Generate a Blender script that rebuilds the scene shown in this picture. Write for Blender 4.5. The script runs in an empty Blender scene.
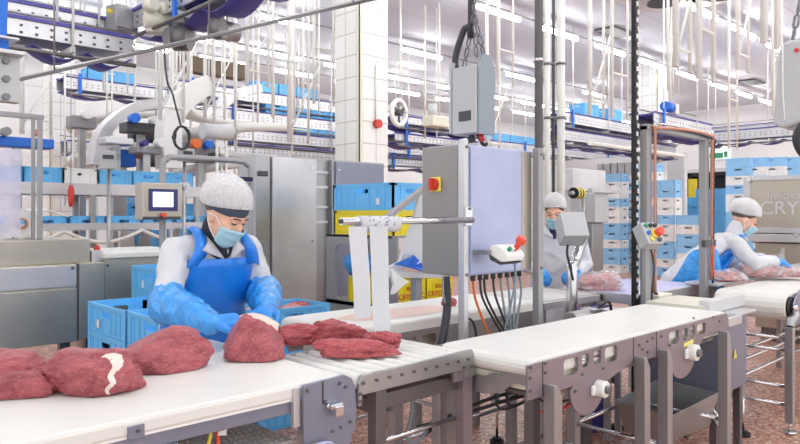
import bpy, math, random
from mathutils import Vector as V, Matrix, noise
from mathutils.geometry import delaunay_2d_cdt
sc = bpy.context.scene
COL = sc.collection
CAMZ, HZ, FP = 1.44, 214.0, 680.0
YAW = math.radians(46)
CF = (math.cos(YAW), math.sin(YAW)); CR = (math.sin(YAW), -math.cos(YAW))
def ray(px):
    r = (px-400)/FP
    return CF[0]+r*CR[0], CF[1]+r*CR[1]
def atd(px, py, d):
    x, y = ray(px); return V((x*d, y*d, CAMZ-(py-HZ)/FP*d))
def onY(px, Y, py=HZ):
    x, y = ray(px); return atd(px, py, Y/y)
def onX(px, X, py=HZ):
    x, y = ray(px); return atd(px, py, X/x)
def onZ(px, py, z):
    return atd(px, py, (CAMZ-z)*FP/(py-HZ))
def C(r, g, b):
    f = lambda c: (c/255/12.92) if c/255 <= .04045 else ((c/255+.055)/1.055)**2.4
    return (f(r), f(g), f(b), 1)

# ---------------------------------------------------------------- materials
MATS = {}
def mat(name, col, rough=.5, metal=0, bump=0, bscale=40, var=0, vscale=3, stretch=None, alpha=1, emit=0, spec=None, trans=0, coat=0):
    if name in MATS: return MATS[name]
    m = bpy.data.materials.new(name); m.use_nodes = True
    nt = m.node_tree; N = nt.nodes; L = nt.links
    p = N['Principled BSDF']
    p.inputs['Base Color'].default_value = col
    p.inputs['Roughness'].default_value = rough
    p.inputs['Metallic'].default_value = metal
    p.inputs['Alpha'].default_value = alpha
    if coat: p.inputs['Coat Weight'].default_value = coat; p.inputs['Coat Roughness'].default_value = .15
    if trans: p.inputs['Transmission Weight'].default_value = trans
    if spec is not None: p.inputs['Specular IOR Level'].default_value = spec
    if emit:
        p.inputs['Emission Color'].default_value = col; p.inputs['Emission Strength'].default_value = emit
    if bump or var:
        tc = N.new('ShaderNodeTexCoord'); mp = N.new('ShaderNodeMapping')
        L.new(tc.outputs['Object'], mp.inputs['Vector'])
        if stretch: mp.inputs['Scale'].default_value = stretch
    if var:
        nz = N.new('ShaderNodeTexNoise'); nz.inputs['Scale'].default_value = vscale; nz.inputs['Detail'].default_value = 6
        L.new(mp.outputs[0], nz.inputs['Vector'])
        mx = N.new('ShaderNodeMix'); mx.data_type = 'RGBA'
        mx.inputs['A'].default_value = tuple(c*(1-var) for c in col[:3])+(1,)
        mx.inputs['B'].default_value = tuple(min(1, c*(1+var)) for c in col[:3])+(1,)
        rp = N.new('ShaderNodeMapRange'); rp.inputs['From Min'].default_value = .3; rp.inputs['From Max'].default_value = .7
        L.new(nz.outputs['Fac'], rp.inputs['Value']); L.new(rp.outputs[0], mx.inputs['Factor'])
        L.new(mx.outputs['Result'], p.inputs['Base Color'])
    if bump:
        nb = N.new('ShaderNodeTexNoise'); nb.inputs['Scale'].default_value = bscale; nb.inputs['Detail'].default_value = 4
        L.new(mp.outputs[0], nb.inputs['Vector'])
        b = N.new('ShaderNodeBump'); b.inputs['Strength'].default_value = bump; b.inputs['Distance'].default_value = .01
        L.new(nb.outputs['Fac'], b.inputs['Height']); L.new(b.outputs[0], p.inputs['Normal'])
    MATS[name] = m; return m
def steel(name, col, rough=.38, metal=.85): return mat(name, col, rough, metal, bump=.06, bscale=25, var=.10, vscale=2.5)
M = dict(
    steel=steel('steel', C(172,172,174)), steel_dark=steel('steel_dark', C(120,118,120), .45),
    steel_blue=steel('steel_blue', C(138,142,160), .42, .6), steel_warm=steel('steel_warm', C(192,185,172), .36),
    steel_mid=steel('steel_mid', C(150,142,144), .42, .8), steel_purple=steel('steel_purple', C(148,137,144), .42, .6),
    steel_light=steel('steel_light', C(205,205,208), .4, .7), chrome=mat('chrome', C(215,215,218), .18, 1),
    bolt=mat('bolt', C(120,120,124), .3, .9), panel_blue=steel('panel_blue', C(176,184,214), .45, .35),
    panel_grey=mat('panel_grey', C(150,148,146), .45, .4, var=.05), frame_grey=mat('frame_grey', C(158,158,160), .5, .3),
    grey_paint=mat('grey_paint', C(185,187,190), .45), grey_light=mat('grey_light', C(208,209,211), .45),
    dark_grey=mat('dark_grey', C(70,72,76), .5), black=mat('black', C(22,22,24), .5), rubber=mat('rubber', C(30,30,36), .7),
    belt=mat('belt', C(230,230,225), .42, bump=.02, bscale=8, var=.02), belt_side=mat('belt_side', C(222,222,212), .5),
    roller=mat('roller', C(226,226,222), .35, .1), white=mat('white', C(240,240,238), .5), cream=mat('cream', C(226,224,208), .5),
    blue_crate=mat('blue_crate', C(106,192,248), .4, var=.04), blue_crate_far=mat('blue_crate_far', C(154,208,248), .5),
    white_crate=mat('white_crate', C(246,246,246), .5), yellow_crate=mat('yellow_crate', C(240,220,40), .4),
    deep_blue=mat('deep_blue', C(48,44,128), .45), violet_belt=mat('violet_belt', C(78,74,152), .5),
    bright_blue=mat('bright_blue', C(30,110,215), .4), tray=mat('tray', C(190,190,226), .5),
    apron=mat('apron', C(26,130,232), .28, bump=.25, bscale=18, var=.08, vscale=9, coat=.3),
    sleeve=mat('sleeve', C(58,156,238), .22, bump=.9, bscale=30, var=.22, vscale=22, coat=.5),
    coat=mat('coat', C(214,215,220), .8, bump=.15, bscale=14), glove=mat('glove', C(58,150,236), .45, bump=.1, bscale=60),
    skin=mat('skin', C(234,186,160), .5, var=.05, vscale=20), hair=mat('hair', C(104,90,82), .7), net=None,
    mask=mat('mask', C(170,214,230), .8, bump=.1, bscale=90), collar=mat('collar', C(44,46,56), .8), navy=mat('navy', C(34,36,74), .8),
    band=mat('band', C(78,88,104), .9, bump=.4, bscale=160), eye=mat('eye', C(45,30,26), .3), brow=mat('brow', C(110,75,58), .8),
    red=mat('red', C(205,60,50), .4), red_bright=mat('red_bright', C(236,84,64), .4), yellow=mat('yellow', C(240,220,90), .5),
    orange=mat('orange', C(236,120,60), .5), green=mat('green', C(40,150,110), .5), copper=mat('copper', C(205,140,110), .5),
    cable=mat('cable', C(52,54,60), .5), cable_grey=mat('cable_grey', C(140,152,162), .5), cable_white=mat('cable_white', C(225,225,220), .5),
    brown=mat('brown', C(112,96,78), .7), rod=mat('rod', C(240,240,235), .5), paper=mat('paper', C(208,212,218), .7),
    pipe_grey=mat('pipe_grey', C(118,120,124), .5), far_grey=mat('far_grey', C(150,150,154), .6), trousers=mat('trousers', C(225,225,228), .8), boot=mat('boot', C(235,235,235), .5), film=None,
    screen_frame=mat('screen_frame', C(52,52,110), .4), lcd=mat('lcd', C(60,60,66), .25),
    screen=mat('screen', C(215,230,245), .4, emit=.9), lamp=mat('lamp', (1,.99,.97,1), .5, emit=32.0),
    sign=mat('sign', C(225,240,235), .5, emit=.4), fat=mat('fat', C(238,222,212), .4, bump=.3, bscale=50),
    zebra=mat('zebra', C(235,210,60), .5), label_yellow=mat('label_yellow', C(232,226,120), .5), blood=mat('blood', C(226,196,184), .4),
)
def meat_mat(name, dark, light, seed):
    m = bpy.data.materials.new(name); m.use_nodes = True; nt = m.node_tree; N = nt.nodes; L = nt.links
    p = N['Principled BSDF']; p.inputs['Roughness'].default_value = .36
    p.inputs['Subsurface Weight'].default_value = .08; p.inputs['Subsurface Radius'].default_value = (.02,.005,.004)
    tc = N.new('ShaderNodeTexCoord'); mp = N.new('ShaderNodeMapping'); mp.inputs['Scale'].default_value = (1,2.2,2.6); mp.inputs['Location'].default_value = (seed,seed*2,0)
    L.new(tc.outputs['Object'], mp.inputs[0])
    n1 = N.new('ShaderNodeTexNoise'); n1.inputs['Scale'].default_value = 9; n1.inputs['Detail'].default_value = 8; n1.inputs['Roughness'].default_value = .65
    n2 = N.new('ShaderNodeTexNoise'); n2.inputs['Scale'].default_value = 55; n2.inputs['Detail'].default_value = 5; n2.inputs['Roughness'].default_value = .7
    L.new(mp.outputs[0], n1.inputs['Vector']); L.new(mp.outputs[0], n2.inputs['Vector'])
    r1 = N.new('ShaderNodeValToRGB'); r1.color_ramp.elements[0].position = .32; r1.color_ramp.elements[0].color = dark
    r1.color_ramp.elements[1].position = .7; r1.color_ramp.elements[1].color = light
    L.new(n1.outputs['Fac'], r1.inputs[0])
    r2 = N.new('ShaderNodeValToRGB'); r2.color_ramp.elements[0].position = .53; r2.color_ramp.elements[0].color = (0,0,0,1)
    r2.color_ramp.elements[1].position = .75; r2.color_ramp.elements[1].color = (.7,.7,.7,1)
    L.new(n2.outputs['Fac'], r2.inputs[0])
    mx = N.new('ShaderNodeMix'); mx.data_type = 'RGBA'; mx.inputs['B'].default_value = C(226,160,160)  # pale specks: marbling plus glossy highlights painted into the meat colour
    L.new(r2.outputs[0], mx.inputs['Factor']); L.new(r1.outputs[0], mx.inputs['A']); L.new(mx.outputs['Result'], p.inputs['Base Color'])
    b = N.new('ShaderNodeBump'); b.inputs['Strength'].default_value = .8; b.inputs['Distance'].default_value = .008
    ad = N.new('ShaderNodeMath'); ad.operation = 'ADD'; L.new(n1.outputs['Fac'], ad.inputs[0]); L.new(n2.outputs['Fac'], ad.inputs[1])
    L.new(ad.outputs[0], b.inputs['Height']); L.new(b.outputs[0], p.inputs['Normal'])
    MATS[name] = m; return m
M['meat'] = meat_mat('meat', C(138,50,60), C(198,106,112), 0)
M['meat_red'] = meat_mat('meat_red', C(150,46,56), C(206,104,108), 5)
M['meat_pink'] = meat_mat('meat_pink', C(168,84,84), C(226,170,166), 9)
def see_through(name, col, fac, rough=.4, scale=0, lo=.2):
    m = bpy.data.materials.new(name); m.use_nodes = True; nt = m.node_tree; N = nt.nodes; L = nt.links
    p = N['Principled BSDF']; p.inputs['Base Color'].default_value = col; p.inputs['Roughness'].default_value = rough
    if scale:
        tc = N.new('ShaderNodeTexCoord'); w = N.new('ShaderNodeTexNoise'); w.inputs['Scale'].default_value = scale; w.inputs['Detail'].default_value = 3
        L.new(tc.outputs['Object'], w.inputs['Vector'])
        mr = N.new('ShaderNodeMapRange'); mr.inputs['From Min'].default_value = .35; mr.inputs['From Max'].default_value = .62
        mr.inputs['To Min'].default_value = lo; mr.inputs['To Max'].default_value = fac
        L.new(w.outputs['Fac'], mr.inputs['Value']); L.new(mr.outputs[0], p.inputs['Alpha'])
    else: p.inputs['Alpha'].default_value = fac
    MATS[name] = m; return m
M['net'] = see_through('net', C(240,240,243), .74, .8, 140, .58)
M['film'] = see_through('film', C(236,236,242), .5, .2, 9, .12)
M['sheet'] = see_through('sheet', C(214,210,232), .75, .25, 6, .55)
def floor_mat():
    m = bpy.data.materials.new('flake_floor'); m.use_nodes = True; nt = m.node_tree; N = nt.nodes; L = nt.links
    p = N['Principled BSDF']; p.inputs['Roughness'].default_value = .4
    tc = N.new('ShaderNodeTexCoord')
    vo = N.new('ShaderNodeTexVoronoi'); vo.inputs['Scale'].default_value = 58
    L.new(tc.outputs['Object'], vo.inputs['Vector'])
    sp = N.new('ShaderNodeSeparateColor'); L.new(vo.outputs['Color'], sp.inputs[0])
    r = N.new('ShaderNodeValToRGB'); e = r.color_ramp.elements; r.color_ramp.interpolation = 'CONSTANT'
    e[0].position = 0; e[0].color = C(160,108,94); e[1].position = .25; e[1].color = C(196,150,130)
    for pos, c in ((.5, C(212,176,156)), (.68, C(232,210,190)), (.82, C(172,118,104)), (.93, C(118,80,70))):
        x = e.new(pos); x.color = c
    L.new(sp.outputs[0], r.inputs[0]); 
    nz = N.new('ShaderNodeTexNoise'); nz.inputs['Scale'].default_value = 1.6; L.new(tc.outputs['Object'], nz.inputs['Vector'])
    mx = N.new('ShaderNodeMix'); mx.data_type = 'RGBA'; mx.blend_type = 'MULTIPLY'; mx.inputs['B'].default_value = C(228,205,200)
    L.new(nz.outputs['Fac'], mx.inputs['Factor']); L.new(r.outputs[0], mx.inputs['A']); L.new(mx.outputs['Result'], p.inputs['Base Color'])
    return m
def tile_mat():
    m = bpy.data.materials.new('white_tile'); m.use_nodes = True; nt = m.node_tree; N = nt.nodes; L = nt.links
    p = N['Principled BSDF']; p.inputs['Roughness'].default_value = .25
    g = N.new('ShaderNodeNewGeometry'); s = N.new('ShaderNodeSeparateXYZ'); L.new(g.outputs['Position'], s.inputs[0])
    a = N.new('ShaderNodeMath'); a.operation = 'ADD'; L.new(s.outputs['X'], a.inputs[0]); L.new(s.outputs['Y'], a.inputs[1])
    c = N.new('ShaderNodeCombineXYZ'); L.new(a.outputs[0], c.inputs['X']); L.new(s.outputs['Z'], c.inputs['Y'])
    b = N.new('ShaderNodeTexBrick'); b.offset = 0; L.new(c.outputs[0], b.inputs['Vector'])
    b.inputs['Color1'].default_value = C(244,244,242); b.inputs['Color2'].default_value = C(238,238,236); b.inputs['Mortar'].default_value = C(200,200,198)
    b.inputs['Scale'].default_value = 1; b.inputs['Mortar Size'].default_value = .008; b.inputs['Brick Width'].default_value = .3; b.inputs['Row Height'].default_value = .3
    L.new(b.outputs['Color'], p.inputs['Base Color']); return m
def seam_mat(name, col, seam, axis, step, w):
    m = bpy.data.materials.new(name); m.use_nodes = True; nt = m.node_tree; N = nt.nodes; L = nt.links
    p = N['Principled BSDF']; p.inputs['Roughness'].default_value = .6
    g = N.new('ShaderNodeNewGeometry'); s = N.new('ShaderNodeSeparateXYZ'); L.new(g.outputs['Position'], s.inputs[0])
    a = N.new('ShaderNodeMath'); a.operation = 'PINGPONG'; a.inputs[1].default_value = step/2; L.new(s.outputs[axis], a.inputs[0])
    lt = N.new('ShaderNodeMath'); lt.operation = 'LESS_THAN'; lt.inputs[1].default_value = w; L.new(a.outputs[0], lt.inputs[0])
    mx = N.new('ShaderNodeMix'); mx.data_type = 'RGBA'; mx.inputs['A'].default_value = col; mx.inputs['B'].default_value = seam
    L.new(lt.outputs[0], mx.inputs['Factor']); L.new(mx.outputs['Result'], p.inputs['Base Color']); return m
M['floor'] = floor_mat(); M['tile'] = tile_mat()
M['ceiling'] = seam_mat('ceiling_panel', C(222,228,238), C(200,198,208), 'Y', 1.15, .012)
M['wall'] = seam_mat('wall_panel', C(240,240,242), C(214,214,218), 'Z', 2.4, .012)

# ---------------------------------------------------------------- mesh builder
def basis(d):
    d = d.normalized(); u = V((0,0,1)) if abs(d.z) < .9 else V((1,0,0))
    a = d.cross(u).normalized(); b = a.cross(d).normalized(); return a, b
class MB:
    def __init__(s): s.v = []; s.f = []; s.s = []; s.m = []; s.cm = 0
    def add(s, vs, fs, smooth=False):
        o = len(s.v); s.v += [V(p) for p in vs]; s.f += [tuple(i+o for i in f) for f in fs]
        s.s += [smooth]*len(fs); s.m += [s.cm]*len(fs); return s
    def mi(s, i): s.cm = i; return s
    def box(s, a, b):
        x0,x1 = sorted((a[0],b[0])); y0,y1 = sorted((a[1],b[1])); z0,z1 = sorted((a[2],b[2]))
        return s.add([(x0,y0,z0),(x1,y0,z0),(x1,y1,z0),(x0,y1,z0),(x0,y0,z1),(x1,y0,z1),(x1,y1,z1),(x0,y1,z1)],
                     [(0,3,2,1),(4,5,6,7),(0,1,5,4),(1,2,6,5),(2,3,7,6),(3,0,4,7)])
    def cbox(s, c, sz, rot=None):
        h = V(sz)/2; R = rot or Matrix.Identity(3); c = V(c)
        P = [c + R @ V((x*h.x, y*h.y, z*h.z)) for z in (-1,1) for (x,y) in ((-1,-1),(1,-1),(1,1),(-1,1))]
        return s.add(P, [(0,3,2,1),(4,5,6,7),(0,1,5,4),(1,2,6,5),(2,3,7,6),(3,0,4,7)])
    def beam(s, p, q, w, h):
        p, q = V(p), V(q); a, b = basis(q-p); P = []
        for c in (p, q): P += [c+a*w/2*i+b*h/2*j for i,j in ((-1,-1),(1,-1),(1,1),(-1,1))]
        return s.add(P, [(0,3,2,1),(4,5,6,7),(0,1,5,4),(1,2,6,5),(2,3,7,6),(3,0,4,7)])
    def tube(s, pts, r, seg=10, caps=True):
        pts = [V(p) for p in pts]; n = len(pts); rr = r if isinstance(r,(list,tuple)) else [r]*n
        a0 = None; P = []
        for i,p in enumerate(pts):
            d = (pts[min(i+1,n-1)]-pts[max(i-1,0)])
            if d.length < 1e-9: d = V((0,0,1))
            d.normalize()
            if a0 is None: a0, _ = basis(d)
            a = (a0 - d*a0.dot(d)); a = a.normalized() if a.length > 1e-6 else basis(d)[0]; a0 = a; b = d.cross(a)
            P += [p + (a*math.cos(t)+b*math.sin(t))*rr[i] for t in [2*math.pi*k/seg for k in range(seg)]]
        F = [(i*seg+k, i*seg+(k+1)%seg, (i+1)*seg+(k+1)%seg, (i+1)*seg+k) for i in range(n-1) for k in range(seg)]
        s.add(P, F, True)
        if caps:
            o = len(s.v)-len(P); s.f += [tuple(o+k for k in reversed(range(seg))), tuple(o+(n-1)*seg+k for k in range(seg))]
            s.s += [False]*2; s.m += [s.cm]*2
        return s
    def cyl(s, p, q, r, seg=20): return s.tube([p,q], r, seg)
    def ell(s, c, r, rot=None, seg=16, rings=10):
        R = rot or Matrix.Identity(3); c = V(c); P = [c+R@V((0,0,r[2]))]
        for i in range(1, rings):
            t = math.pi*i/rings
            P += [c+R@V((r[0]*math.sin(t)*math.cos(u), r[1]*math.sin(t)*math.sin(u), r[2]*math.cos(t))) for u in [2*math.pi*k/seg for k in range(seg)]]
        P.append(c-R@V((0,0,r[2]))); F = [(0,1+k,1+(k+1)%seg) for k in range(seg)]
        for i in range(rings-2):
            a = 1+i*seg; F += [(a+k, a+seg+k, a+seg+(k+1)%seg, a+(k+1)%seg) for k in range(seg)]
        a = 1+(rings-2)*seg; F += [(a+k, len(P)-1, a+(k+1)%seg) for k in range(seg)]
        return s.add(P, F, True)
    def limb(s, pts, rr, seg=14):
        s.tube(pts, rr, seg); s.ell(pts[0], (rr[0],)*3, seg=12, rings=8); s.ell(pts[-1], (rr[-1],)*3, seg=12, rings=8); return s
    def loft(s, rings, seg=28, arc=None, off=0, caps=True):
        n = len(rings); P = []
        a0, a1 = arc if arc else (0, 2*math.pi); cnt = seg if not arc else seg+1
        for (c, rx, ry) in rings:
            for k in range(cnt):
                t = a0+(a1-a0)*k/seg
                P.append(V(c)+V(((rx+off)*math.sin(t), -(ry+off)*math.cos(t), 0)))
        if arc: F = [(i*cnt+k, i*cnt+k+1, (i+1)*cnt+k+1, (i+1)*cnt+k) for i in range(n-1) for k in range(seg)]
        else: F = [(i*seg+k, i*seg+(k+1)%seg, (i+1)*seg+(k+1)%seg, (i+1)*seg+k) for i in range(n-1) for k in range(seg)]
        if caps and not arc: F += [tuple(reversed(range(seg))), tuple((n-1)*seg+k for k in range(seg))]
        return s.add(P, F, True)
    def plate(s, outer, holes, fn, t):
        """flat plate with holes: 2D outlines, fn(u,v,w) -> 3D, thickness t along w"""
        vs = []; es = []
        for loop in [outer]+list(holes):
            o = len(vs); vs += [V(p) for p in loop]; es += [(o+i, o+(i+1)%len(loop)) for i in range(len(loop))]
        r = delaunay_2d_cdt(vs, es, [], 1, 1e-6); ov, of = r[0], r[2]; n = len(ov)
        def ins(q, L):
            c = False
            for i in range(len(L)):
                a, b = L[i], L[i-1]
                if (a[1] > q.y) != (b[1] > q.y) and q.x < (b[0]-a[0])*(q.y-a[1])/(b[1]-a[1])+a[0]: c = not c
            return c
        def keep(f):
            q = sum((ov[i] for i in f), V((0,0)))/len(f); return ins(q, outer) and not any(ins(q, h) for h in holes)
        of = [f for f in of if keep(f)]
        P = [fn(p.x,p.y,0) for p in ov]+[fn(p.x,p.y,t) for p in ov]
        F = [tuple(f) for f in of]+[tuple(i+n for i in reversed(f)) for f in of]
        cnt = {}
        for f in of:
            for i in range(len(f)):
                e = (f[i], f[(i+1)%len(f)]); cnt[e] = 1
        for (a,b) in cnt:
            if (b,a) not in cnt: F.append((b,a,a+n,b+n))
        return s.add(P, F)
def rrect(cx, cy, w, h, r, n=5):
    r = min(r, w/2-1e-4, h/2-1e-4); P = []
    for (sx,sy,a) in ((1,1,0),(-1,1,90),(-1,-1,180),(1,-1,270)):
        for k in range(n+1):
            t = math.radians(a+90*k/n); P.append((cx+sx*(w/2-r)+r*math.cos(t), cy+sy*(h/2-r)+r*math.sin(t)))
    return P
def circ(cx, cy, r, n=20): return [(cx+r*math.cos(2*math.pi*k/n), cy+r*math.sin(2*math.pi*k/n)) for k in range(n)]
def crv(pts, n=6):
    pts = [V(p) for p in pts]; out = []
    for i in range(len(pts)-1):
        p0 = pts[max(i-1,0)]; p1 = pts[i]; p2 = pts[i+1]; p3 = pts[min(i+2,len(pts)-1)]
        for k in range(n):
            t = k/n; out.append(.5*((2*p1)+(p2-p0)*t+(2*p0-5*p1+4*p2-p3)*t*t+(3*p1-p0-3*p2+p3)*t**3))
    out.append(pts[-1]); return out
ORG = {}
def emp(name, loc, label, cat, group=None):
    o = bpy.data.objects.new(name, None); COL.objects.link(o); o.location = loc; o.empty_display_size = .1
    o['label'] = label; o['category'] = cat
    if group: o['group'] = group
    ORG[o.name] = V(loc); return o
def obj(name, mb, m, parent=None, label=None, cat=None, group=None, kind=None, bevel=0, plabel=None, mesh=None, solid=0):
    if mesh is None:
        if parent is not None: org = ORG[parent.name]
        else:
            lo = [min(v[i] for v in mb.v) for i in range(3)]; hi = [max(v[i] for v in mb.v) for i in range(3)]
            org = V(((lo[0]+hi[0])/2, (lo[1]+hi[1])/2, lo[2]))
        me = bpy.data.meshes.new(name); me.from_pydata([v-org for v in mb.v], [], mb.f)
        me.polygons.foreach_set('use_smooth', mb.s)
        for mm in (m if isinstance(m,(list,tuple)) else [m]): me.materials.append(M[mm] if isinstance(mm,str) else mm)
        me.polygons.foreach_set('material_index', mb.m); me.update()
    else: me, org = mesh
    o = bpy.data.objects.new(name, me); COL.objects.link(o)
    ORG[o.name] = org
    if parent is not None: o.parent = parent
    else: o.location = org
    if label: o['label'] = label
    if plabel: o['label'] = plabel
    if cat: o['category'] = cat
    if group: o['group'] = group
    if kind: o['kind'] = kind
    if bevel:
        b = o.modifiers.new('Bevel', 'BEVEL'); b.width = bevel; b.segments = 2; b.limit_method = 'ANGLE'; b.angle_limit = .6
    if solid:
        b = o.modifiers.new('Solid', 'SOLIDIFY'); b.thickness = solid
    return o
def kids(o): return [c for c in bpy.data.objects if c.parent == o]
KID = {}
def dup(src, loc=None, rotz=None, label=None, group=None, parent=None):
    c = src.copy(); COL.objects.link(c); c.parent = parent
    if loc is not None: c.location = loc
    if rotz is not None: c.rotation_euler.z = rotz
    if label: c['label'] = label
    if group: c['group'] = group
    if src.name not in KID: KID[src.name] = kids(src)
    for k in KID[src.name]: dup(k, parent=c)
    return c
def vox(mb, voxel, org, m, disp=None, smooth=4):
    me = bpy.data.meshes.new('tmp'); me.from_pydata(mb.v, [], mb.f); o = bpy.data.objects.new('tmp', me); COL.objects.link(o)
    r = o.modifiers.new('r', 'REMESH'); r.mode = 'VOXEL'; r.voxel_size = voxel; r.adaptivity = 0
    if smooth:
        s = o.modifiers.new('s', 'SMOOTH'); s.iterations = smooth; s.factor = .5
    dg = bpy.context.evaluated_depsgraph_get(); dg.update()
    out = bpy.data.meshes.new_from_object(o.evaluated_get(dg)); bpy.data.objects.remove(o); bpy.data.meshes.remove(me)
    if disp:
        ns = [v.normal.copy() for v in out.vertices]
        for v, n in zip(out.vertices, ns): v.co = v.co + n*disp(v.co, n)
    org = V(org)
    for v in out.vertices: v.co -= org
    out.polygons.foreach_set('use_smooth', [True]*len(out.polygons)); out.materials.clear(); out.materials.append(M[m]); out.update()
    return (out, org)
def fbm(p, s, seed=0):
    q = V(p)*s+V((seed*7.3, seed*3.1, seed)); return noise.noise(q)+.5*noise.noise(q*2.1)+.25*noise.noise(q*4.3)
def text(name, s, size, loc, rot, m, parent, ext=.001):
    c = bpy.data.curves.new(name, 'FONT'); c.body = s; c.size = size; c.extrude = ext; c.align_x = 'CENTER'; c.align_y = 'CENTER'
    t = bpy.data.objects.new('t', c); COL.objects.link(t)
    dg = bpy.context.evaluated_depsgraph_get(); dg.update(); me = bpy.data.meshes.new_from_object(t.evaluated_get(dg)); bpy.data.objects.remove(t)
    R = rot.to_matrix() if hasattr(rot,'to_matrix') else rot
    org = ORG[parent.name]
    for v in me.vertices: v.co = R @ v.co + V(loc) - org
    me.materials.clear(); me.materials.append(M[m])
    o = bpy.data.objects.new(name, me); COL.objects.link(o); o.parent = parent; ORG[o.name] = org; return o
def RZ(a): return Matrix.Rotation(math.radians(a), 3, 'Z')
def RX(a): return Matrix.Rotation(math.radians(a), 3, 'X')
def RY(a): return Matrix.Rotation(math.radians(a), 3, 'Y')

# ---------------------------------------------------------------- camera, light
cd = bpy.data.cameras.new('camera'); cam = bpy.data.objects.new('camera', cd); COL.objects.link(cam)
cd.sensor_width = 36; cd.lens = 36*FP/800; cd.shift_y = -8/800; cd.clip_end = 200
cam.location = (0,0,CAMZ); cam.rotation_euler = (math.pi/2, 0, YAW-math.pi/2); sc.camera = cam
w = bpy.data.worlds.new('world'); sc.world = w; w.use_nodes = True
w.node_tree.nodes['Background'].inputs[0].default_value = (1,1,1,1); w.node_tree.nodes['Background'].inputs[1].default_value = 1.3
sc.view_settings.view_transform = 'Standard'; sc.view_settings.look = 'None'; sc.view_settings.gamma = 1
sc.view_settings.exposure = 0.08
sc.cycles.use_denoising = True; sc.cycles.max_bounces = 6; sc.cycles.diffuse_bounces = 3; sc.cycles.transparent_max_bounces = 12
sc.cycles.sample_clamp_indirect = 6

# ---------------------------------------------------------------- room
CEIL = 5.74; WX, WY = 28.5, 19.5
obj('floor', MB().box((-4,-4,-.1), (WX+.2,WY+.2,0)), 'floor', kind='structure')
obj('ceiling', MB().box((-4,-4,CEIL), (WX+.2,WY+.2,CEIL+.15)), 'ceiling', kind='structure')
obj('wall_back', MB().box((-4,WY,0), (WX+.2,WY+.2,CEIL)), 'wall', kind='structure')
def wf(u,v,w_): return V((WX+w_, u, v))
obj('wall_right', MB().plate([(-4,0),(WY,0),(WY,CEIL),(-4,CEIL)], [[(7.0,.02),(9.0,.02),(9.0,3.0),(7.0,3.0)]], wf, .2), 'wall', kind='structure')
obj('trim_1', MB().box((WX-.06,-4,3.15), (WX,WY,3.3)), 'grey_light', kind='structure')
ROWS = ((-2.7,.4,2.2,'row behind the camera'),(0.0,.4,2.2,'row over the camera'),(2.7,.4,2.2,'row over the front conveyors'),(5.5,.4,2.2,'nearest row in view'),(8.35,2.0,2.2,'second row in view'),
    (11.8,3.99,4.1,'third row in view'),(14.4,.8,2.2,'fourth row in view'),(15.95,2.4,2.2,'farthest row'))
tube0 = None
for (Y,x0,stp,nm) in ROWS:
    if Y > 5: obj('lamp_conduit', MB().tube([(0.5,Y,CEIL-.22),(WX,Y,CEIL-.22)], .022, 8), 'frame_grey', label='thin grey conduit along the ceiling carrying the %s' % nm, cat='conduit')
    X = x0; k = 0
    while X < WX-1:
        L_ = 1.3
        if tube0 is None:
            t = emp('ceiling_light', (X,Y,CEIL-.36), '', 'light'); tube0 = t
            obj('diffuser', MB().limb([(X-L_/2,Y,CEIL-.32),(X+L_/2,Y,CEIL-.32)], [.042,.042], 12), 'lamp', t)
            obj('housing', MB().box((X-L_/2-.03,Y-.05,CEIL-.275),(X+L_/2+.03,Y+.05,CEIL-.24)), 'grey_light', t)
        else: t = dup(tube0, (X,Y,CEIL-.36))
        k += 1
        t['label'] = 'white ceiling strip light, number %d from the left, %s' % (k, nm)
        t['group'] = 'ceiling strip lights'
        X += stp
# ---------------------------------------------------------------- foreground line
def fy(Y):  # plate in a plane of constant Y (u = X, v = Z)
    return lambda u,v,w_: V((u, Y+w_, v))
def px2x(px, Y): return onY(px, Y).x
def bolts(parent, pts, Y, r=.007, name='bolt'):
    for x,z in pts: obj(name, MB().cyl((x,Y+.001,z),(x,Y-.006,z), r, 10), 'bolt', parent)
def belt_mesh(x0, x1, y0, y1, zt, th):
    r = th/2; P = []; n = 8
    prof = [(x1-r+r*math.sin(math.pi*k/n), zt-r+r*math.cos(math.pi*k/n)) for k in range(n+1)] + [(x0+r-r*math.sin(math.pi*k/n), zt-r-r*math.cos(math.pi*k/n)) for k in range(n+1)]
    m = MB(); N = len(prof)
    m.add([V((x,y0,z)) for x,z in prof]+[V((x,y1,z)) for x,z in prof], [(i, i+N, (i+1)%N+N, (i+1)%N) for i in range(N)]+[tuple(range(N)), tuple(reversed(range(N,2*N)))])
    return m
# conveyor 1
t = emp('belt_conveyor', (0,2.2,0), 'long white belt conveyor in the foreground carrying the big meat cuts', 'conveyor')
obj('belt', belt_mesh(-1.6, 1.455, 1.765, 2.66, .905, .05), 'belt', t, bevel=.012)
obj('side_rail', MB().box((-1.6,1.775,.812),(1.27,1.80,.893)), 'steel_blue', t, bevel=.003)
obj('side_rail', MB().box((-1.6,2.60,.812),(1.4,2.64,.88)), 'steel_blue', t)
obj('edge_strip', MB().box((-1.6,1.768,.853),(1.26,1.776,.862)), 'white', t)
out = [(1.262,.62),(1.40,.62),(1.445,.66),(1.475,.74),(1.478,.80),(1.472,.865),(1.455,.895),(1.425,.91),(1.262,.903)]
obj('end_plate', MB().plate(out, [], fy(1.74), .012), 'steel_blue', t, bevel=.002)
obj('end_plate', MB().plate(out, [], fy(2.67), .012), 'steel_blue', t)
obj('edge_block', MB().box((1.235,1.755,.77),(1.262,1.775,.895)), 'steel_light', t, bevel=.003)
obj('seam', MB().box((1.335,1.737,.83),(1.338,1.7395,.905)).box((1.335,1.737,.83),(1.352,1.7395,.833)), 'dark_grey', t)
obj('latch', MB().box((1.36,1.70,.79),(1.395,1.742,.825)).cyl((1.352,1.725,.822),(1.352,1.742,.822),.009).box((1.35,1.712,.812),(1.40,1.742,.83)), 'chrome', t, bevel=.004)
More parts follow.
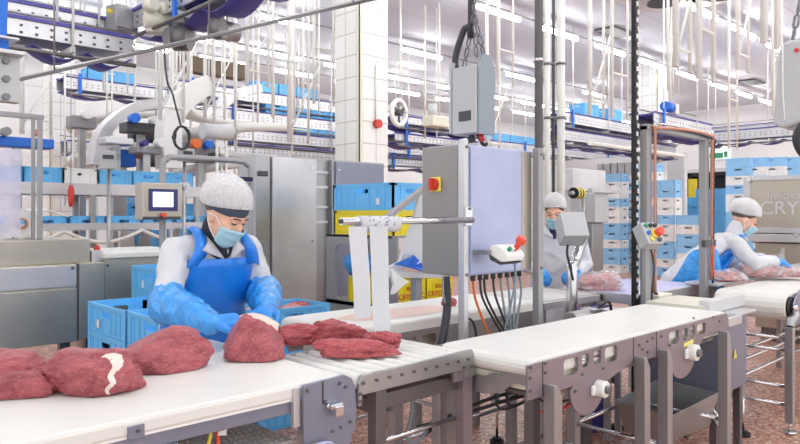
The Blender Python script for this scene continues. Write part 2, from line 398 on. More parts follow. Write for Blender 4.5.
bolts(t, [(1.405,.885),(1.43,.87),(1.345,.838),(1.375,.735),(1.41,.74),(1.45,.75),(1.275,.885)], 1.74, .0055)
obj('handle_loop', MB().tube(crv([(1.27,1.738,.70),(1.275,1.72,.712),(1.30,1.715,.716),(1.34,1.715,.712),(1.36,1.72,.70),(1.365,1.738,.69)]), .006), 'panel_blue', t)
cc = onY(134, 1.775, 431)
obj('bracket', MB().box((cc.x-.012,1.762,cc.z-.02),(cc.x+.024,1.776,cc.z+.018)).box((cc.x-.022,1.757,cc.z-.016),(cc.x-.012,1.776,cc.z+.018)), 'steel_blue', t, bevel=.002)
bolts(t, [(cc.x+.006,cc.z+.002)], 1.76, .005)
obj('side_bracket', MB().box((.70,1.765,.765),(.86,1.785,.812)), 'steel_blue', t, bevel=.002)
b = MB(); n = 0
b.box((.2,1.85,.690),(1.30,2.66,.70))
for i in range(26):
    for j in range(20):
        x = .72+i*.022+(j%2)*.011; y = 1.87+j*.04
        b.add([(x-.006,y-.01,.70),(x+.006,y-.01,.70),(x+.006,y+.01,.70),(x-.006,y+.01,.70),(x,y,.706)], [(0,1,4),(1,2,4),(2,3,4),(3,0,4)])
obj('drip_tray', b, 'grey_light', t)
b = MB()
for x in (-1.2, .15, 1.38):
    for y in (1.84, 2.6): b.box((x-.02,y-.02,.0),(x+.02,y+.02,.83))
for k_,(x,y) in enumerate([(-1.2,1.84),(-1.2,2.6),(.15,1.84),(.15,2.6),(1.36,1.86),(1.36,2.6)]):
    obj('leg', MB().box((x-.02,y-.02,0),(x+.02,y+.02,.812 if y<2 else .812)), 'steel', t)
obj('motor_arm', MB().plate([(0,0),(.10,-.02),(.13,-.09),(.10,-.12),(.08,-.06),(0,-.04)], [], lambda u,v,w_: V((1.10+u*1.1,2.25+w_,.80+v)), .05), 'steel_light', t, bevel=.004)
cx = onY(218, 1.80, 425).x
for dx, m_ in ((-.009,'yellow'),(.008,'red_bright')):
    obj('cable', MB().tube(crv([(cx+dx,1.83,.815),(cx+dx*1.4,1.822,.79),(cx-.006+dx*2,1.82,.75),(cx-.02+dx*1.5,1.82,.67)]), .0055), m_, t)
obj('cable_tag', MB().cbox((cx+.022,1.812,.80),(.028,.002,.03), RY(12)), 'white', t)

# roller conveyor
t = emp('roller_conveyor', (1.75,2.0,0), 'short roller conveyor joining the two white belts, small meat cuts on it', 'conveyor')
def side(Y, th, nm):
    o_ = [(1.482,.795),(1.497,.795),(1.50,.83),(2.03,.832),(2.03,.80),(2.085,.80),(2.085,.885),(2.072,.905),(2.0,.905),(1.50,.895),(1.484,.87)]
    obj(nm, MB().plate(o_, [], fy(Y), th), 'steel', t, bevel=.0015)
side(1.735, .012, 'side_plate'); side(2.19, .012, 'side_plate')
rx = [1.503+.0605*i for i in range(10)]
for x in rx: obj('roller', MB().cyl((x,1.75,.872),(x,2.188,.872), .0265, 20), 'roller', t)
bolts(t, [(x,.87) for x in rx]+[(2.02,.842),(2.065,.84),(1.49,.835),(1.49,.81)], 1.735, .006)
obj('slide_plate', MB().box((2.0,2.20,.84),(2.14,2.33,.85)), 'steel_light', t)
for (x,y,w_,m_) in ((1.60,1.77,.05,'steel_dark'),(2.06,1.765,.055,'steel_purple'),(2.02,1.86,.045,'steel'),(2.02,2.12,.05,'steel')):
    obj('leg', MB().box((x-w_/2,y-.02,0),(x+w_/2,y+.025,.835)), m_, t, bevel=.003)
obj('mounting_plate', MB().box((1.97,1.742,.79),(2.085,1.752,.84)), 'steel_purple', t)
obj('cross_beam', MB().beam((1.60,1.80,.775),(2.04,1.80,.775), .05, .055), 'steel_dark', t, bevel=.003)
obj('cross_beam', MB().beam((1.62,1.80,.76),(1.62,2.15,.76), .05, .05), 'steel_dark', t, bevel=.003)
obj('cross_rod', MB().cyl((1.6,1.79,.63),(2.04,1.79,.63), .0085), 'chrome', t)
obj('cross_rod', MB().cyl((1.6,2.14,.60),(2.04,2.14,.60), .0085), 'chrome', t)
obj('cross_rod', MB().cyl((2.02,1.86,.66),(2.02,2.12,.66), .0085), 'chrome', t)
obj('cable', MB().tube(crv([(1.95,1.95,.80),(1.93,1.93,.65),(1.90,1.93,.55),(1.96,1.93,.52),(2.02,1.93,.55)]), .007), 'cable_grey', t)

# conveyor 2
Y2 = 1.45
t = emp('belt_conveyor', (3.0,1.7,0), 'white belt conveyor on chamfered steel legs at centre right, its belt empty', 'conveyor')
obj('belt', belt_mesh(2.09, 3.93, Y2+.012, 1.93, .90, .075), 'belt', t, bevel=.012)
obj('end_bracket', MB().plate([(0,0),(0,.05),(.06,.05),(.11,.02),(.16,.02),(.2,.0),(.36,.0),(.36,-.05),(.2,-.07),(.12,-.05),(.05,0)], [], lambda u,v,w_: V((2.10+w_, 1.50+u, .80+v)), .01), 'steel', t)
obj('under_tray', MB().box((2.15,1.50,.745),(3.85,1.9,.76)), 'steel_dark', t)
PX = lambda p: px2x(p, Y2)
def zz(px, py): return onY(px, Y2, py).z
def hole(px, py, w_, h): 
    a = PX(px-w_/2); b_ = PX(px+w_/2); d = onY(px,Y2).x
    dz = h/FP*(Y2/ray(px)[1]); return rrect((a+b_)/2, zz(px,py), b_-a, dz, min((b_-a)*.45,.018))
xm = PX(632)
arc = lambda cx,cz,rx_,rz,a0,a1,n=14: [(cx+rx_*math.cos(math.radians(a0+(a1-a0)*k/n)), cz+rz*math.sin(math.radians(a0+(a1-a0)*k/n))) for k in range(n+1)]
lc = PX(587)
o1 = [(2.035,.765),(PX(572)-.0,.765)]+arc(lc,.755,.135,.125,185,352)+[(xm,.79),(xm,.893),(2.035,.893)]
H1 = [hole(570,366.5,15,17), hole(584.5,360.5,7.5,13), hole(596.5,357,7.5,14), hole(610,354,12.5,15.5)]
obj('side_plate', MB().plate(o1, H1, fy(Y2-.006), .01), 'steel_purple', t, bevel=.0015)
x3 = PX(723)
o2 = [(xm+.004,.79),(PX(653),.775),(PX(665),.765)]+arc(PX(682),.75,.15,.12,190,350)+[(PX(703),.80),(x3,.80),(x3+.05,.82),(x3+.06,.86),(x3+.04,.893),(xm+.004,.893)]
H2 = [hole(673,337.5,10,13), hole(684,334,5,12), hole(691.5,331.5,5,12), hole(700.5,329,9,11)]
obj('side_plate', MB().plate(o2, H2, fy(Y2-.006), .01), 'steel_purple', t, bevel=.0015)
for h_ in (H1,H2):
    cxx = [sum(p[0] for p in q)/len(q) for q in h_]; czz = [sum(p[1] for p in q)/len(q) for q in h_]
    obj('tension_rod', MB().cyl((cxx[1]-.04,Y2+.012,czz[1]),(cxx[2]+.04,Y2+.012,czz[2]), .005), 'chrome', t)
obj('back_plate', MB().box((2.05,1.935,.785),(3.93,1.945,.89)), 'steel_purple', t)
bl = [(2.05,.885),(2.05,.845),(2.05,.80),(PX(544),.885),(PX(544),.85)]
for p_,q_ in ((581,374),(600,347),(602,368),(574,391),(638,345),(646,341),(646,352),(651,338),(641,349),(668,345),(718,321),(692,318),(712,317),(660,336)): bl.append((PX(p_), zz(p_,q_)))
bolts(t, bl, Y2-.006, .006)
for xs_,zb_ in ((xm,.79),(PX(541),.765),(PX(655),.78)): obj('seam', MB().box((xs_,Y2-.008,zb_),(xs_+.003,Y2-.005,.893)), 'dark_grey', t)
obj('return_belt', MB().box((2.12,Y2+.03,.775),(3.88,1.91,.822)), 'cream', t)
for (p_,q_,s_) in ((595.5,387.5,1.0),(688,351.5,.95)):
    c0 = onY(p_, Y2, q_); x,z = c0.x, c0.z; R_ = .034*s_*(1.25 if p_>600 else 1)
    be = obj('bearing_housing', MB().cyl((x,Y2-.005,z),(x,Y2-.05,z), R_, 24).box((x-R_*1.5,Y2-.02,z-R_*.7),(x+R_*1.5,Y2-.005,z+R_*.5)), 'white', t, bevel=.006)
    obj('shaft', MB().cyl((x,Y2-.05,z),(x,Y2-.065,z), R_*.5, 16), 'bolt', be)
    obj('guard_disc', MB().cyl((x-.02,Y2+.03,z-.03),(x-.02,Y2+.05,z-.03), R_*1.9, 24), 'white', be)
lw = .052
def cham(x, top, Y, nm='leg', m_='steel', par=None, bot=0.0):
    def f(u,v,w_): return V((x+u, Y+w_, v))
    obj(nm, MB().plate([(-lw/2,bot),(lw/2,bot),(lw/2,top-.05),(-.006,top),(-lw/2,top)], [], f, .05), m_, par or t, bevel=.003)
LX = [(546,.80),(636,.80),(659,.80),(719,.80)]
for p_,tp in LX: cham(PX(p_), tp+.01, Y2-.055)
for p_ in (546,636,659,719): obj('leg', MB().box((PX(p_)-.025,1.88,0),(PX(p_)+.025,1.93,.79)), 'steel', t, bevel=.003)
for p_ in (546,): obj('leg', MB().box((PX(p_)-.055,Y2+.02,0),(PX(p_)-.01,Y2+.06,.765)), 'steel_dark', t)
for p_,z in ((546,.36),(636,.33),(659,.36),(719,.33)): obj('cross_rod', MB().cyl((PX(p_),Y2-.02,z),(PX(p_),1.9,z), .010), 'chrome', t)
obj('cross_rod', MB().cyl((PX(636),1.9,.36),(PX(546),1.9,.36), .010), 'chrome', t)
obj('cross_rod', MB().cyl((PX(719),1.9,.36),(PX(659),1.9,.36), .010), 'chrome', t)
ly = onY(687,Y2,343)
obj('warning_label', MB().cbox((ly.x,Y2-.008,ly.z),(.11,.002,.02), RY(-4)), 'label_yellow', t)
# hanging drive cables under conveyor 2 and levelling feet
random.seed(4)
for i in range(7):
    x = 2.2+random.random()*.35; y = 1.55+random.random()*.3
    obj('cable', MB().tube(crv([(x,y,.76),(x+.04,y+.02,.66-random.random()*.05),(x+.25,y,.62+random.random()*.04),(2.62+random.random()*.1,y,.70),(2.7,y,.75)]), .0055, 6), 'cable' if i%3 else 'red', t)
obj('cable', MB().tube(crv([(2.0,1.95,.52),(2.15,1.9,.60),(2.4,1.8,.66),(2.62,1.6,.70)]), .008), 'cable', t)
obj('cable', MB().tube(crv([(2.0,1.97,.56),(2.2,1.9,.585),(2.45,1.8,.63),(2.64,1.6,.69)]), .008), 'cable', t)
def foot_stand(px, py, label, top=.62, m_='steel'):
    p = onZ(px, py, .012); x, y = p.x, p.y
    t2 = emp('levelling_foot', (x,y,0), label, 'machine foot')
    obj('foot_pad', MB().cyl((x,y,0),(x,y,.02), .045).cyl((x,y,.02),(x,y,.035), .028), 'rubber', t2)
    obj('spindle', MB().cyl((x,y,.03),(x,y,top*.55), .009), 'chrome', t2)
    obj('bracket', MB().plate([(-.04,top),(.045,top),(.05,top*.6),(.02,top*.42),(-.015,top*.42),(-.035,top*.62)], [], lambda u,v,w_: V((x+u,y+w_,v)), .04), m_, t2, bevel=.004)
foot_stand(617, 427, 'black-padded levelling foot seen between the two left legs of the empty conveyor', .72)
foot_stand(586, 423, 'black-padded levelling foot under the left drive lobe of the empty conveyor', .70)
foot_stand(497, 441, 'black-padded levelling foot at the near end of the empty conveyor', .60, 'steel_light')
foot_stand(743, 434, 'black-padded levelling foot below the stainless catch box', .45)

# catch box and transfer between conveyor 2 and 4
t = emp('catch_box', (4.15,1.7,0), 'stainless catch box with a yellow warning triangle between the two right conveyors', 'machine')
obj('box_body', MB().box((3.985,1.52,.40),(4.42,1.93,.835)), 'steel_blue', t, bevel=.006)
obj('top_lip', MB().box((3.99,1.50,.835),(4.52,1.95,.85)).box((4.0,1.47,.80),(4.2,1.52,.85)), 'steel_light', t, bevel=.003)
tri = onY(735, 1.517, 353)
obj('warning_triangle', MB().add([(tri.x-.03,1.515,tri.z-.03),(tri.x+.03,1.515,tri.z-.03),(tri.x,1.515,tri.z+.03)], [(0,1,2)]), 'zebra', t)
obj('drip_pan', MB().add([(3.45,1.55,.40),(3.97,1.52,.43),(3.97,1.86,.45),(3.45,1.86,.42),(3.5,1.6,.24),(3.95,1.56,.24),(3.95,1.83,.24),(3.5,1.83,.24)],
    [(0,1,5,4),(1,2,6,5),(2,3,7,6),(3,0,4,7),(4,5,6,7)]), 'steel', t, solid=.006)
obj('pan_hook', MB().box((3.65,1.84,.42),(3.8,1.86,.50)), 'steel_dark', t)
for x,y in ((4.02,1.56),(4.38,1.88),(4.02,1.88),(4.38,1.56)): obj('leg', MB().box((x-.02,y-.02,0),(x+.02,y+.02,.40)), 'steel_dark', t)
for z in (.24,.28): obj('hose', MB().tube(crv([(3.98,1.56,z+.06),(3.95,1.5,z),(4.0,1.47,z-.03),(4.06,1.5,z)]), .009), 'chrome', t)
t = emp('transfer_bracket', (4.3,1.75,0), 'pale steel transfer block bridging to the right white drum', 'machine')
obj('block', MB().box((3.99,1.955,.87),(4.0,1.96,.88)).box((4.03,1.62,.86),(4.47,1.98,.90)), 'cream', t, bevel=.006)
obj('block', MB().box((4.05,1.60,.852),(4.62,1.66,.93)), 'grey_light', t, bevel=.006)
obj('block', MB().box((4.24,1.99,.88),(4.44,2.10,.915)), 'cream', t, bevel=.006)
obj('lever', MB().tube([(4.29,2.03,.915),(4.25,2.04,.95),(4.22,2.06,.965)], .012), 'black', t)
obj('post', MB().box((4.5,1.7,0),(4.54,1.74,.86)), 'steel', t)

# conveyor 4
t = emp('belt_conveyor', (6.2,1.7,0), 'right-hand white belt conveyor with its round drum end toward the middle', 'conveyor')
obj('belt', belt_mesh(4.93, 8.2, 1.46, 1.92, .905, .175), 'belt', t, bevel=.01)
obj('drum_shaft', MB().cyl((5.015,1.444,.818),(5.015,1.46,.818), .072, 24), 'black', t)
obj('drum_bolt', MB().cyl((5.0,1.40,.818),(5.0,1.445,.818), .02, 12), 'chrome', t)
obj('side_plate', MB().plate([(4.99,.70),(8.2,.70),(8.2,.93),(5.15,.93),(5.04,.87),(5.0,.84)], [], fy(1.425), .012), 'steel_blue', t, bevel=.002)
obj('side_plate', MB().plate([(5.1,.75),(8.2,.75),(8.2,.90),(5.1,.90)], [], fy(1.93), .012), 'steel_blue', t)
lx = onZ(778,434,.01)
def leg4(x,y):
    l = obj('leg', MB().box((x-.025,y-.025,.07),(x+.025,y+.025,.70)).tube([(x,y,.70),(x+.02,y,.74),(x+.12,y,.77)], .03), 'steel', t, bevel=.004)
    obj('leveller', MB().cyl((x,y,.02),(x,y,.08), .009).cyl((x,y,0),(x,y,.02), .04), 'chrome', l)
leg4(4.93,1.43); leg4(4.97,2.02); leg4(7.4,1.43); leg4(7.4,2.0)
for z in (.62,.54,.30,.18): obj('cross_rod', MB().cyl((4.95,1.43,z),(4.95,2.03,z), .013), 'chrome', t)
for z in (.42,.34,.22): obj('cross_rod', MB().cyl((4.97,1.9,z),(7.4,1.9,z), .015), 'chrome', t)
obj('cable', MB().tube(crv([(5.35,1.46,.70),(5.30,1.45,.5),(5.34,1.45,.42),(5.40,1.45,.46),(5.38,1.45,.70)]), .008), 'orange', t)

# conveyor 3 (behind)
Y3 = 2.43
t = emp('belt_conveyor', (2.8,2.7,0), 'white belt conveyor behind the rollers with a pale pink meat stain', 'conveyor')
obj('belt', belt_mesh(2.0, 3.55, Y3, 2.97, .905, .09), 'belt', t, bevel=.014)
b = MB()
def disc(b_, cx, cy, rx_, ry_, seed, z=.9062):
    P = [(cx,cy,z)]; n = 36
    for k_ in range(n):
        a = 2*math.pi*k_/n; r = 1+.22*noise.noise(V((math.cos(a)*1.4+seed, math.sin(a)*1.4, seed)))
        P.append((cx+rx_*r*math.cos(a), cy+ry_*r*math.sin(a), z))
    b_.add(P, [(0,1+k_,1+(k_+1)%n) for k_ in range(n)])
disc(b, 2.55, 2.66, .38, .15, 3)
obj('meat_stain', b, 'blood', t)
X3 = lambda p: px2x(p, Y3)
hs = []
for cxp,w_ in ((380,7),(403,8),(412,8),(429,15),(500,9),(512,9)):
    x = X3(cxp); wd = X3(cxp+w_/2)-X3(cxp-w_/2); hs.append(rrect(x, .795, wd, .05, .024))
obj('side_plate', MB().plate([(2.05,.72),(3.5,.72),(3.5,.85),(2.05,.85)], hs, fy(Y3-.004), .01), 'steel', t)
obj('back_plate', MB().box((2.05,2.955,.72),(3.5,2.965,.85)), 'steel', t)
for x,y in ((2.35,Y3+.03),(2.35,2.92),(3.3,Y3+.03),(3.3,2.92)): obj('leg', MB().box((x-.025,y-.025,0),(x+.025,y+.025,.72)), 'steel', t)
obj('inner_guide', MB().box((2.1,2.5,.73),(3.45,2.9,.80)), 'cream', t)
for z in (.30,.5): obj('cross_rod', MB().cyl((2.35,Y3+.03,z),(3.3,Y3+.03,z), .012), 'chrome', t)
# small drive motor beside conveyor 3
p = onY(583, 2.12, 312)
t = emp('gear_motor', (p.x,2.12,.6), 'small grey gear motor with cables beyond the empty conveyor', 'motor')
obj('motor_body', MB().cyl((p.x-.14,2.12,.83),(p.x+.05,2.12,.83), .05).box((p.x+.04,2.07,.78),(p.x+.14,2.17,.88)), 'steel', t, bevel=.004)
obj('bracket', MB().box((p.x-.05,2.08,0),(p.x+.03,2.16,.79)), 'steel_dark', t)
obj('cable', MB().tube(crv([(p.x+.1,2.1,.86),(p.x+.16,2.05,.92),(p.x+.2,2.05,.85),(p.x+.16,2.05,.75)]), .009), 'cable', t)

# grid table with rods in front of second worker
t = emp('rod_table', (4.1,2.7,0), 'table of thin steel rods in front of the worker in a white coat', 'table')
obj('frame', MB().box((3.56,2.42,.84),(4.29,2.45,.885)).box((3.56,2.98,.84),(4.29,3.01,.885)).box((3.56,2.42,.84),(3.59,3.01,.885)).box((4.26,2.42,.84),(4.29,3.01,.885)), 'steel_light', t, bevel=.003)
b = MB()
for i in range(13):
    y = 2.47+i*.042; b.cyl((3.58,y,.885),(4.28,y,.885), .009, 8)
obj('rod_grid', b, 'roller', t)
obj('under_sheet', MB().box((3.6,2.45,.845),(4.26,2.98,.85)), 'steel_dark', t)
for x,y in ((3.6,2.45),(4.25,2.45),(3.6,2.98),(4.25,2.98)): obj('leg', MB().box((x-.02,y-.02,0),(x+.02,y+.02,.84)), 'steel', t)
p = onY(590,2.38,308)
obj('blue_bin', MB().box((3.85,2.33,.0),(4.25,2.41,.82)), 'deep_blue', label='dark blue plastic bin below the rod table edge', cat='bin', bevel=.005)
t = emp('steel_stand', (4.2,2.2,0), 'small low steel stand in front of the dark blue bin', 'stand')
obj('top_bar', MB().box((3.95,2.14,.80),(4.12,2.26,.83)), 'steel_light', t, bevel=.003)
for x in (3.96,4.10): obj('leg', MB().box((x-.012,2.18,0),(x+.012,2.22,.80)), 'steel_light', t)
# tray table (lilac belt) and meat table
t = emp('tray_table', (4.7,2.5,0), 'low lilac-topped steel table behind the black perforated pole', 'table')
obj('tabletop', MB().box((4.32,2.17,.885),(5.35,2.78,.90)), 'tray', t, bevel=.003)
obj('frame', MB().box((4.3,2.15,.83),(5.35,2.168,.897)).box((4.3,2.15,.83),(4.318,2.78,.897)), 'steel_light', t, bevel=.002)
for x,y in ((4.34,2.2),(5.3,2.2),(4.34,2.72),(5.3,2.72)): obj('leg', MB().box((x-.02,y-.02,0),(x+.02,y+.02,.885)), 'steel_light', t)
t = emp('packing_table', (6.6,2.15,0), 'steel packing table in front of the leaning worker, heaped with wrapped meat', 'table')
obj('tabletop', MB().box((5.15,1.97,.905),(8.2,2.22,.925)), 'steel_light', t, bevel=.003)
for x in (5.4,7.0,8.1): obj('leg', MB().box((x-.02,2.1,0),(x+.02,2.14,.905)), 'steel', t)
# ---------------------------------------------------------------- control cabinet
t = emp('control_cabinet', (2.75,2.2,0), 'grey steel control cabinet on two posts with a red rotary switch', 'cabinet')
obj('cabinet_body', MB().box((2.465,2.13,1.14),(3.04,2.37,1.775)), 'panel_blue', t, bevel=.006)
obj('door', MB().box((2.442,2.135,1.145),(2.465,2.37,1.77)), 'panel_grey', t, bevel=.004)
obj('side_panel', MB().box((2.52,2.118,1.15),(2.93,2.132,1.765)), 'panel_blue', t, bevel=.002)
obj('edge_panel', MB().box((2.935,2.120,1.15),(3.02,2.132,1.765)), 'steel_warm', t, bevel=.002)
p = onX(436, 2.44, 184.5)
sw = obj('switch_plate', MB().box((2.430,p.y-.036,p.z-.036),(2.442,p.y+.036,p.z+.036)), 'yellow', t, bevel=.006)
obj('rotary_knob', MB().cyl((2.430,p.y,p.z),(2.413,p.y,p.z),.030,24).box((2.393,p.y-.008,p.z-.03),(2.415,p.y+.008,p.z+.03)), 'red', sw, bevel=.002)
for x,w_ in ((2.437,.030),(3.045,.045)): obj('post', MB().box((x-w_/2,2.075,0),(x+w_/2,2.115,1.79)), 'steel_light' if x<3 else 'frame_grey', t, bevel=.004)
pt = onY(465,2.07,216)
obj('rod_clamp', MB().box((2.41,2.055,1.385),(2.46,2.076,1.475)), 'chrome', t, bevel=.003)
obj('clamp_bolt', MB().cyl((2.437,2.05,1.465),(2.437,2.06,1.465),.007), 'bolt', t)
for (x,z) in ((2.437,1.755),(3.045,1.755),(2.437,1.155),(3.045,1.155)): obj('bolt', MB().cyl((x,2.068,z),(x,2.08,z),.008,10), 'bolt', t)
for k_,px_ in enumerate((473,480,486,493,500,507,513,519)):
    x = onY(px_,2.2).x
    obj('cable_gland', MB().cyl((x,2.2,1.14),(x,2.2,1.105),.013,12), 'dark_grey', t)
random.seed(8)
ends = [('orange',473,487,300),('cable',480,500,320),('cable',484,503,322),('cable',493,507,305),('cable_grey',500,505,320),('cable_grey',507,507,322),('cable_grey',513,509,322),('cable_grey',519,511,318)]
for m_,a_,b_,yb in ends:
    x0 = onY(a_,2.2).x; x1 = onY(b_,2.2).x
    obj('cable', MB().tube(crv([(x0,2.2,1.11),(x0+.005,2.19,1.02),((x0+x1)/2,2.18,.9),(x1,2.17,.78),(x1+.02,2.18,.62)]), .0062, 8), m_, t)
obj('cable', MB().tube(crv([(2.43,2.2,1.14),(2.43,2.19,1.0),(2.40,2.18,.9),(2.36,2.17,.8),(2.33,2.17,.6)]), .02, 10), 'cable', t)
obj('cable', MB().tube(crv([(2.41,2.2,1.14),(2.405,2.19,1.05),(2.43,2.19,.95),(2.43,2.17,.7)]), .005, 8), 'cable_grey', t)
obj('cable', MB().tube(crv([(2.52,2.19,.92),(2.58,2.17,.92),(2.62,2.17,.85),(2.64,2.17,.7)]), .006, 8), 'cable', t)
# emergency stop box on an arm
e = onY(505,2.0,254)
t = emp('button_box', (e.x,2.0,1.2), 'white angled push-button box with a red emergency stop on the control cabinet', 'control box')
R_ = RZ(4) @ RX(12)
def bf(u,v,w_): return V((e.x,1.99,e.z)) + R_ @ V((w_-.075, u, v))
obj('box_shell', MB().plate([(-.05,-.022),(-.02,-.03),(.045,-.012),(.055,.03),(.02,.045),(-.02,.035),(-.055,.01)], [], bf, .15), 'white', t, bevel=.007)
obj('box_base', MB().plate([(-.052,-.026),(-.02,-.045),(.04,-.035),(.052,-.012),(-.02,-.028)], [], lambda u,v,w_: bf(u,v,w_+.004 if w_<.01 else .146), 1), 'dark_grey', t)
obj('stop_button', MB().cyl(bf(-.02,.03,.115),bf(-.035,.068,.115),.014).cyl(bf(-.035,.062,.115),bf(-.046,.092,.115),.024,20), 'red_bright', t, bevel=.003)
for q,m_ in ((.035,'green'),(.06,'white'),(.08,'red')): obj('push_button', MB().cyl(bf(-.032,.028,q),bf(-.04,.043,q),.010,14), m_, t)
obj('arm', MB().box((e.x-.10,2.02,e.z+.0),(e.x-.03,2.118,e.z+.02)), 'steel', t)
p0 = bf(0,-.02,.145)
obj('cable', MB().tube(crv([p0,(p0.x+.015,2.0,1.13),(p0.x+.02,2.03,1.0),(p0.x+.015,2.06,.88),(p0.x+.02,2.1,.7)]), .006, 8), 'cable_grey', t)

# label / film roll on rod
t = emp('holder_rod', (2.0,2.03,1.4), 'chrome rod reaching left from the cabinet post, holding the film roll', 'rod')
a0 = onY(341,2.03,219); a1 = V((2.425,2.03,onY(464,2.03,217).z))
zr = (a0.z+a1.z)/2-.012; a0.z = zr; a1.z = zr
obj('rod_tube', MB().cyl(a0,a1,.0145,16), 'chrome', t); obj('rod_end', MB().cyl(a0-V((.006,0,0)),a0,.009,12), 'dark_grey', t)
r0 = onY(358,2.03,220).x; r1 = onY(396,2.03,220).x
t = emp('film_roll', ((r0+r1)/2,2.03,zr), 'roll of white film slipped on the rod, two long strips hanging down', 'film roll')
obj('roll', MB().tube([(r0,2.03,zr-.012),(r1,2.03,zr-.012)], .033, 24), 'paper', t)
obj('core', MB().tube([(r0-.004,2.03,zr-.012),(r0,2.03,zr-.012)], .02, 20), 'cable_grey', t)
b = MB(); random.seed(3)
for i in range(46):
    x = r0+.01+random.random()*(r1-r0-.03); a_ = random.random()*math.pi-.3
    for j in range(2):
        aa = a_+j*.12; c_ = V((x+j*.004, 2.03-.0335*math.cos(aa), zr-.012+.0335*math.sin(aa))); b.cbox(c_, (.006,.002,.003))
obj('print_marks', b, 'cable_grey', t)
def strip(pa, pb, qa, qb, pyb, dy):
    xa, xb = onY(pa,2.0+dy).x, onY(pb,2.0+dy).x; xc, xd = onY(qa,2.0+dy).x, onY(qb,2.0+dy).x
    zb = onY((qa+qb)/2, 2.0+dy, pyb).z; P = []; n = 16
    for i in range(n+1):
        s_ = i/n; z = zr-.02+(zb-zr+.02)*s_; wv = .006*math.sin(s_*5+pa)*s_
        l = xa+(xc-xa)*s_; r_ = xb+(xd-xb)*s_
        P += [(l,1.998+dy+wv,z),((l+r_)/2,1.998+dy+wv-.0015,z),(r_,1.998+dy+wv,z)]
    F = [(i*3+j,i*3+j+1,i*3+j+4,i*3+j+3) for i in range(n) for j in range(2)]
    obj('hanging_strip', MB().add(P,F,False), 'paper', t, solid=.001)
strip(348,366,355,371,318,.002); strip(369,387,374,390,331,-.003)

# second worker's scale terminal on bent post
p = onY(575,2.3,312)
t = emp('scale_terminal', (3.75,2.3,0), 'grey scale terminal on a bent chrome post in front of the white-coated worker', 'terminal')
pts = [onY(572,2.3,330),onY(572,2.3,278),onY(574,2.3,264),onY(583,2.3,238),onY(582,2.3,230)]
pts[0].z = .0
obj('post', MB().tube(crv(pts,4), .034, 14), 'chrome', t)
c_ = onY(571.5,2.27,229)
Rt = RZ(-38) @ RX(-32)
obj('terminal_case', MB().cbox(c_, (.155,.13,.17), Rt), 'grey_paint', t, bevel=.006)
obj('cable', MB().tube(crv([c_+V((0,.02,-.08)),c_+V((-.05,-.0,-.14)),c_+V((-.02,0,-.22)),onY(573,2.28,280)]), .008), 'cable', t)

# hanging scale display
def hang_box(x0,x1,y0,y1,z0,z1,label,lcd=True):
    t = emp('hanging_display', ((x0+x1)/2,(y0+y1)/2,z0), label, 'display box')
    obj('case', MB().box((x0,y0,z0),(x1,y1,z1)), 'grey_paint', t, bevel=.008)
    obj('side_cover', MB().plate([(x0-.01,z0-.005),(x1+.01,z0-.005),(x1+.02,z1-.03),(x1-.02,z1+.05),(x0+.02,z1+.05),(x0-.01,z1-.02)], [], fy(y0-.012), .012), 'cable_grey', t, bevel=.003)
    obj('front_cover', MB().box((x0-.012,y0+.004,z0+.003),(x0,y1-.004,z1-.004)), 'grey_paint', t, bevel=.004)
    obj('side_cover', MB().box((x0-.015,y1,z0+.01),(x1,y1+.015,z1+.03)), 'grey_paint', t, bevel=.003)
    return t
q0 = onX(478,2.62,133); 
hx = 2.62; ya = onX(479,hx).y; yb = onX(453,hx).y; z0 = onX(470,hx,134).z; z1 = onX(470,hx,65).z
t = hang_box(hx,hx+.10,ya,yb,z0,z1,'grey hanging scale display on chains above the control cabinet')
la = onX(472.5,hx).y; lb = onX(460.5,hx).y
obj('display_window', MB().box((hx-.016,la,onX(468,hx,121).z),(hx-.011,lb,onX(468,hx,111).z)), 'lcd', t, bevel=.002)
for i in (0,1): obj('red_plug', MB().cyl((hx+.05,ya+.03+i*.06,z0),(hx+.05,ya+.02+i*.06,z0-.035),.014), 'red' if i==0 else 'dark_grey', t)
obj('cable', MB().tube(crv([(hx+.05,ya+.05,z0),(hx+.055,ya+.02,z0-.05),(hx+.05,ya-.01,1.79)]), .009), 'cable', t)
obj('cable', MB().tube(crv([(hx+.05,ya+.09,z0),(hx+.03,ya+.12,z0-.06),(hx+.0,ya+.14,1.79)]), .009), 'cable', t)
def chain(parent, p, q, link=.05, r=.0045):
    p, q = V(p), V(q); n = max(2,int((q-p).length/link)); b = MB(); d = (q-p)/n; a_, c_ = basis(d)
    for i in range(n):
        m = p+d*(i+.5); s_ = a_ if i%2 else c_; h = d*.62; w_ = s_*.011
        b.tube([m-h*.8,m-h*.5+w_,m+h*.5+w_,m+h*.8,m+h*.5-w_,m-h*.5-w_,m-h*.8], r, 5, False)
    obj('chain', b, 'bolt', parent)
top = onX(471,hx+.05,0); top = V((hx+.05,(ya+yb)/2+.01,CEIL))
kn = onX(474,hx+.05,14)
for q in ((hx+.02,ya+.03,z1+.04),(hx+.08,ya+.03,z1+.05),(hx+.05,yb-.03,z1)): chain(t, q, kn)
chain(t, kn, (kn.x,kn.y,CEIL))
obj('power_cable', MB().tube(crv([(hx+.03,yb-.0,z1-.02),(hx+.03,yb+.01,z1+.06),(hx+.04,yb-.04,z1+.2),kn+V((0,.03,-.05)),kn+V((0,.02,.2)),(kn.x,kn.y+.03,CEIL)]), .017), 'cable', t)
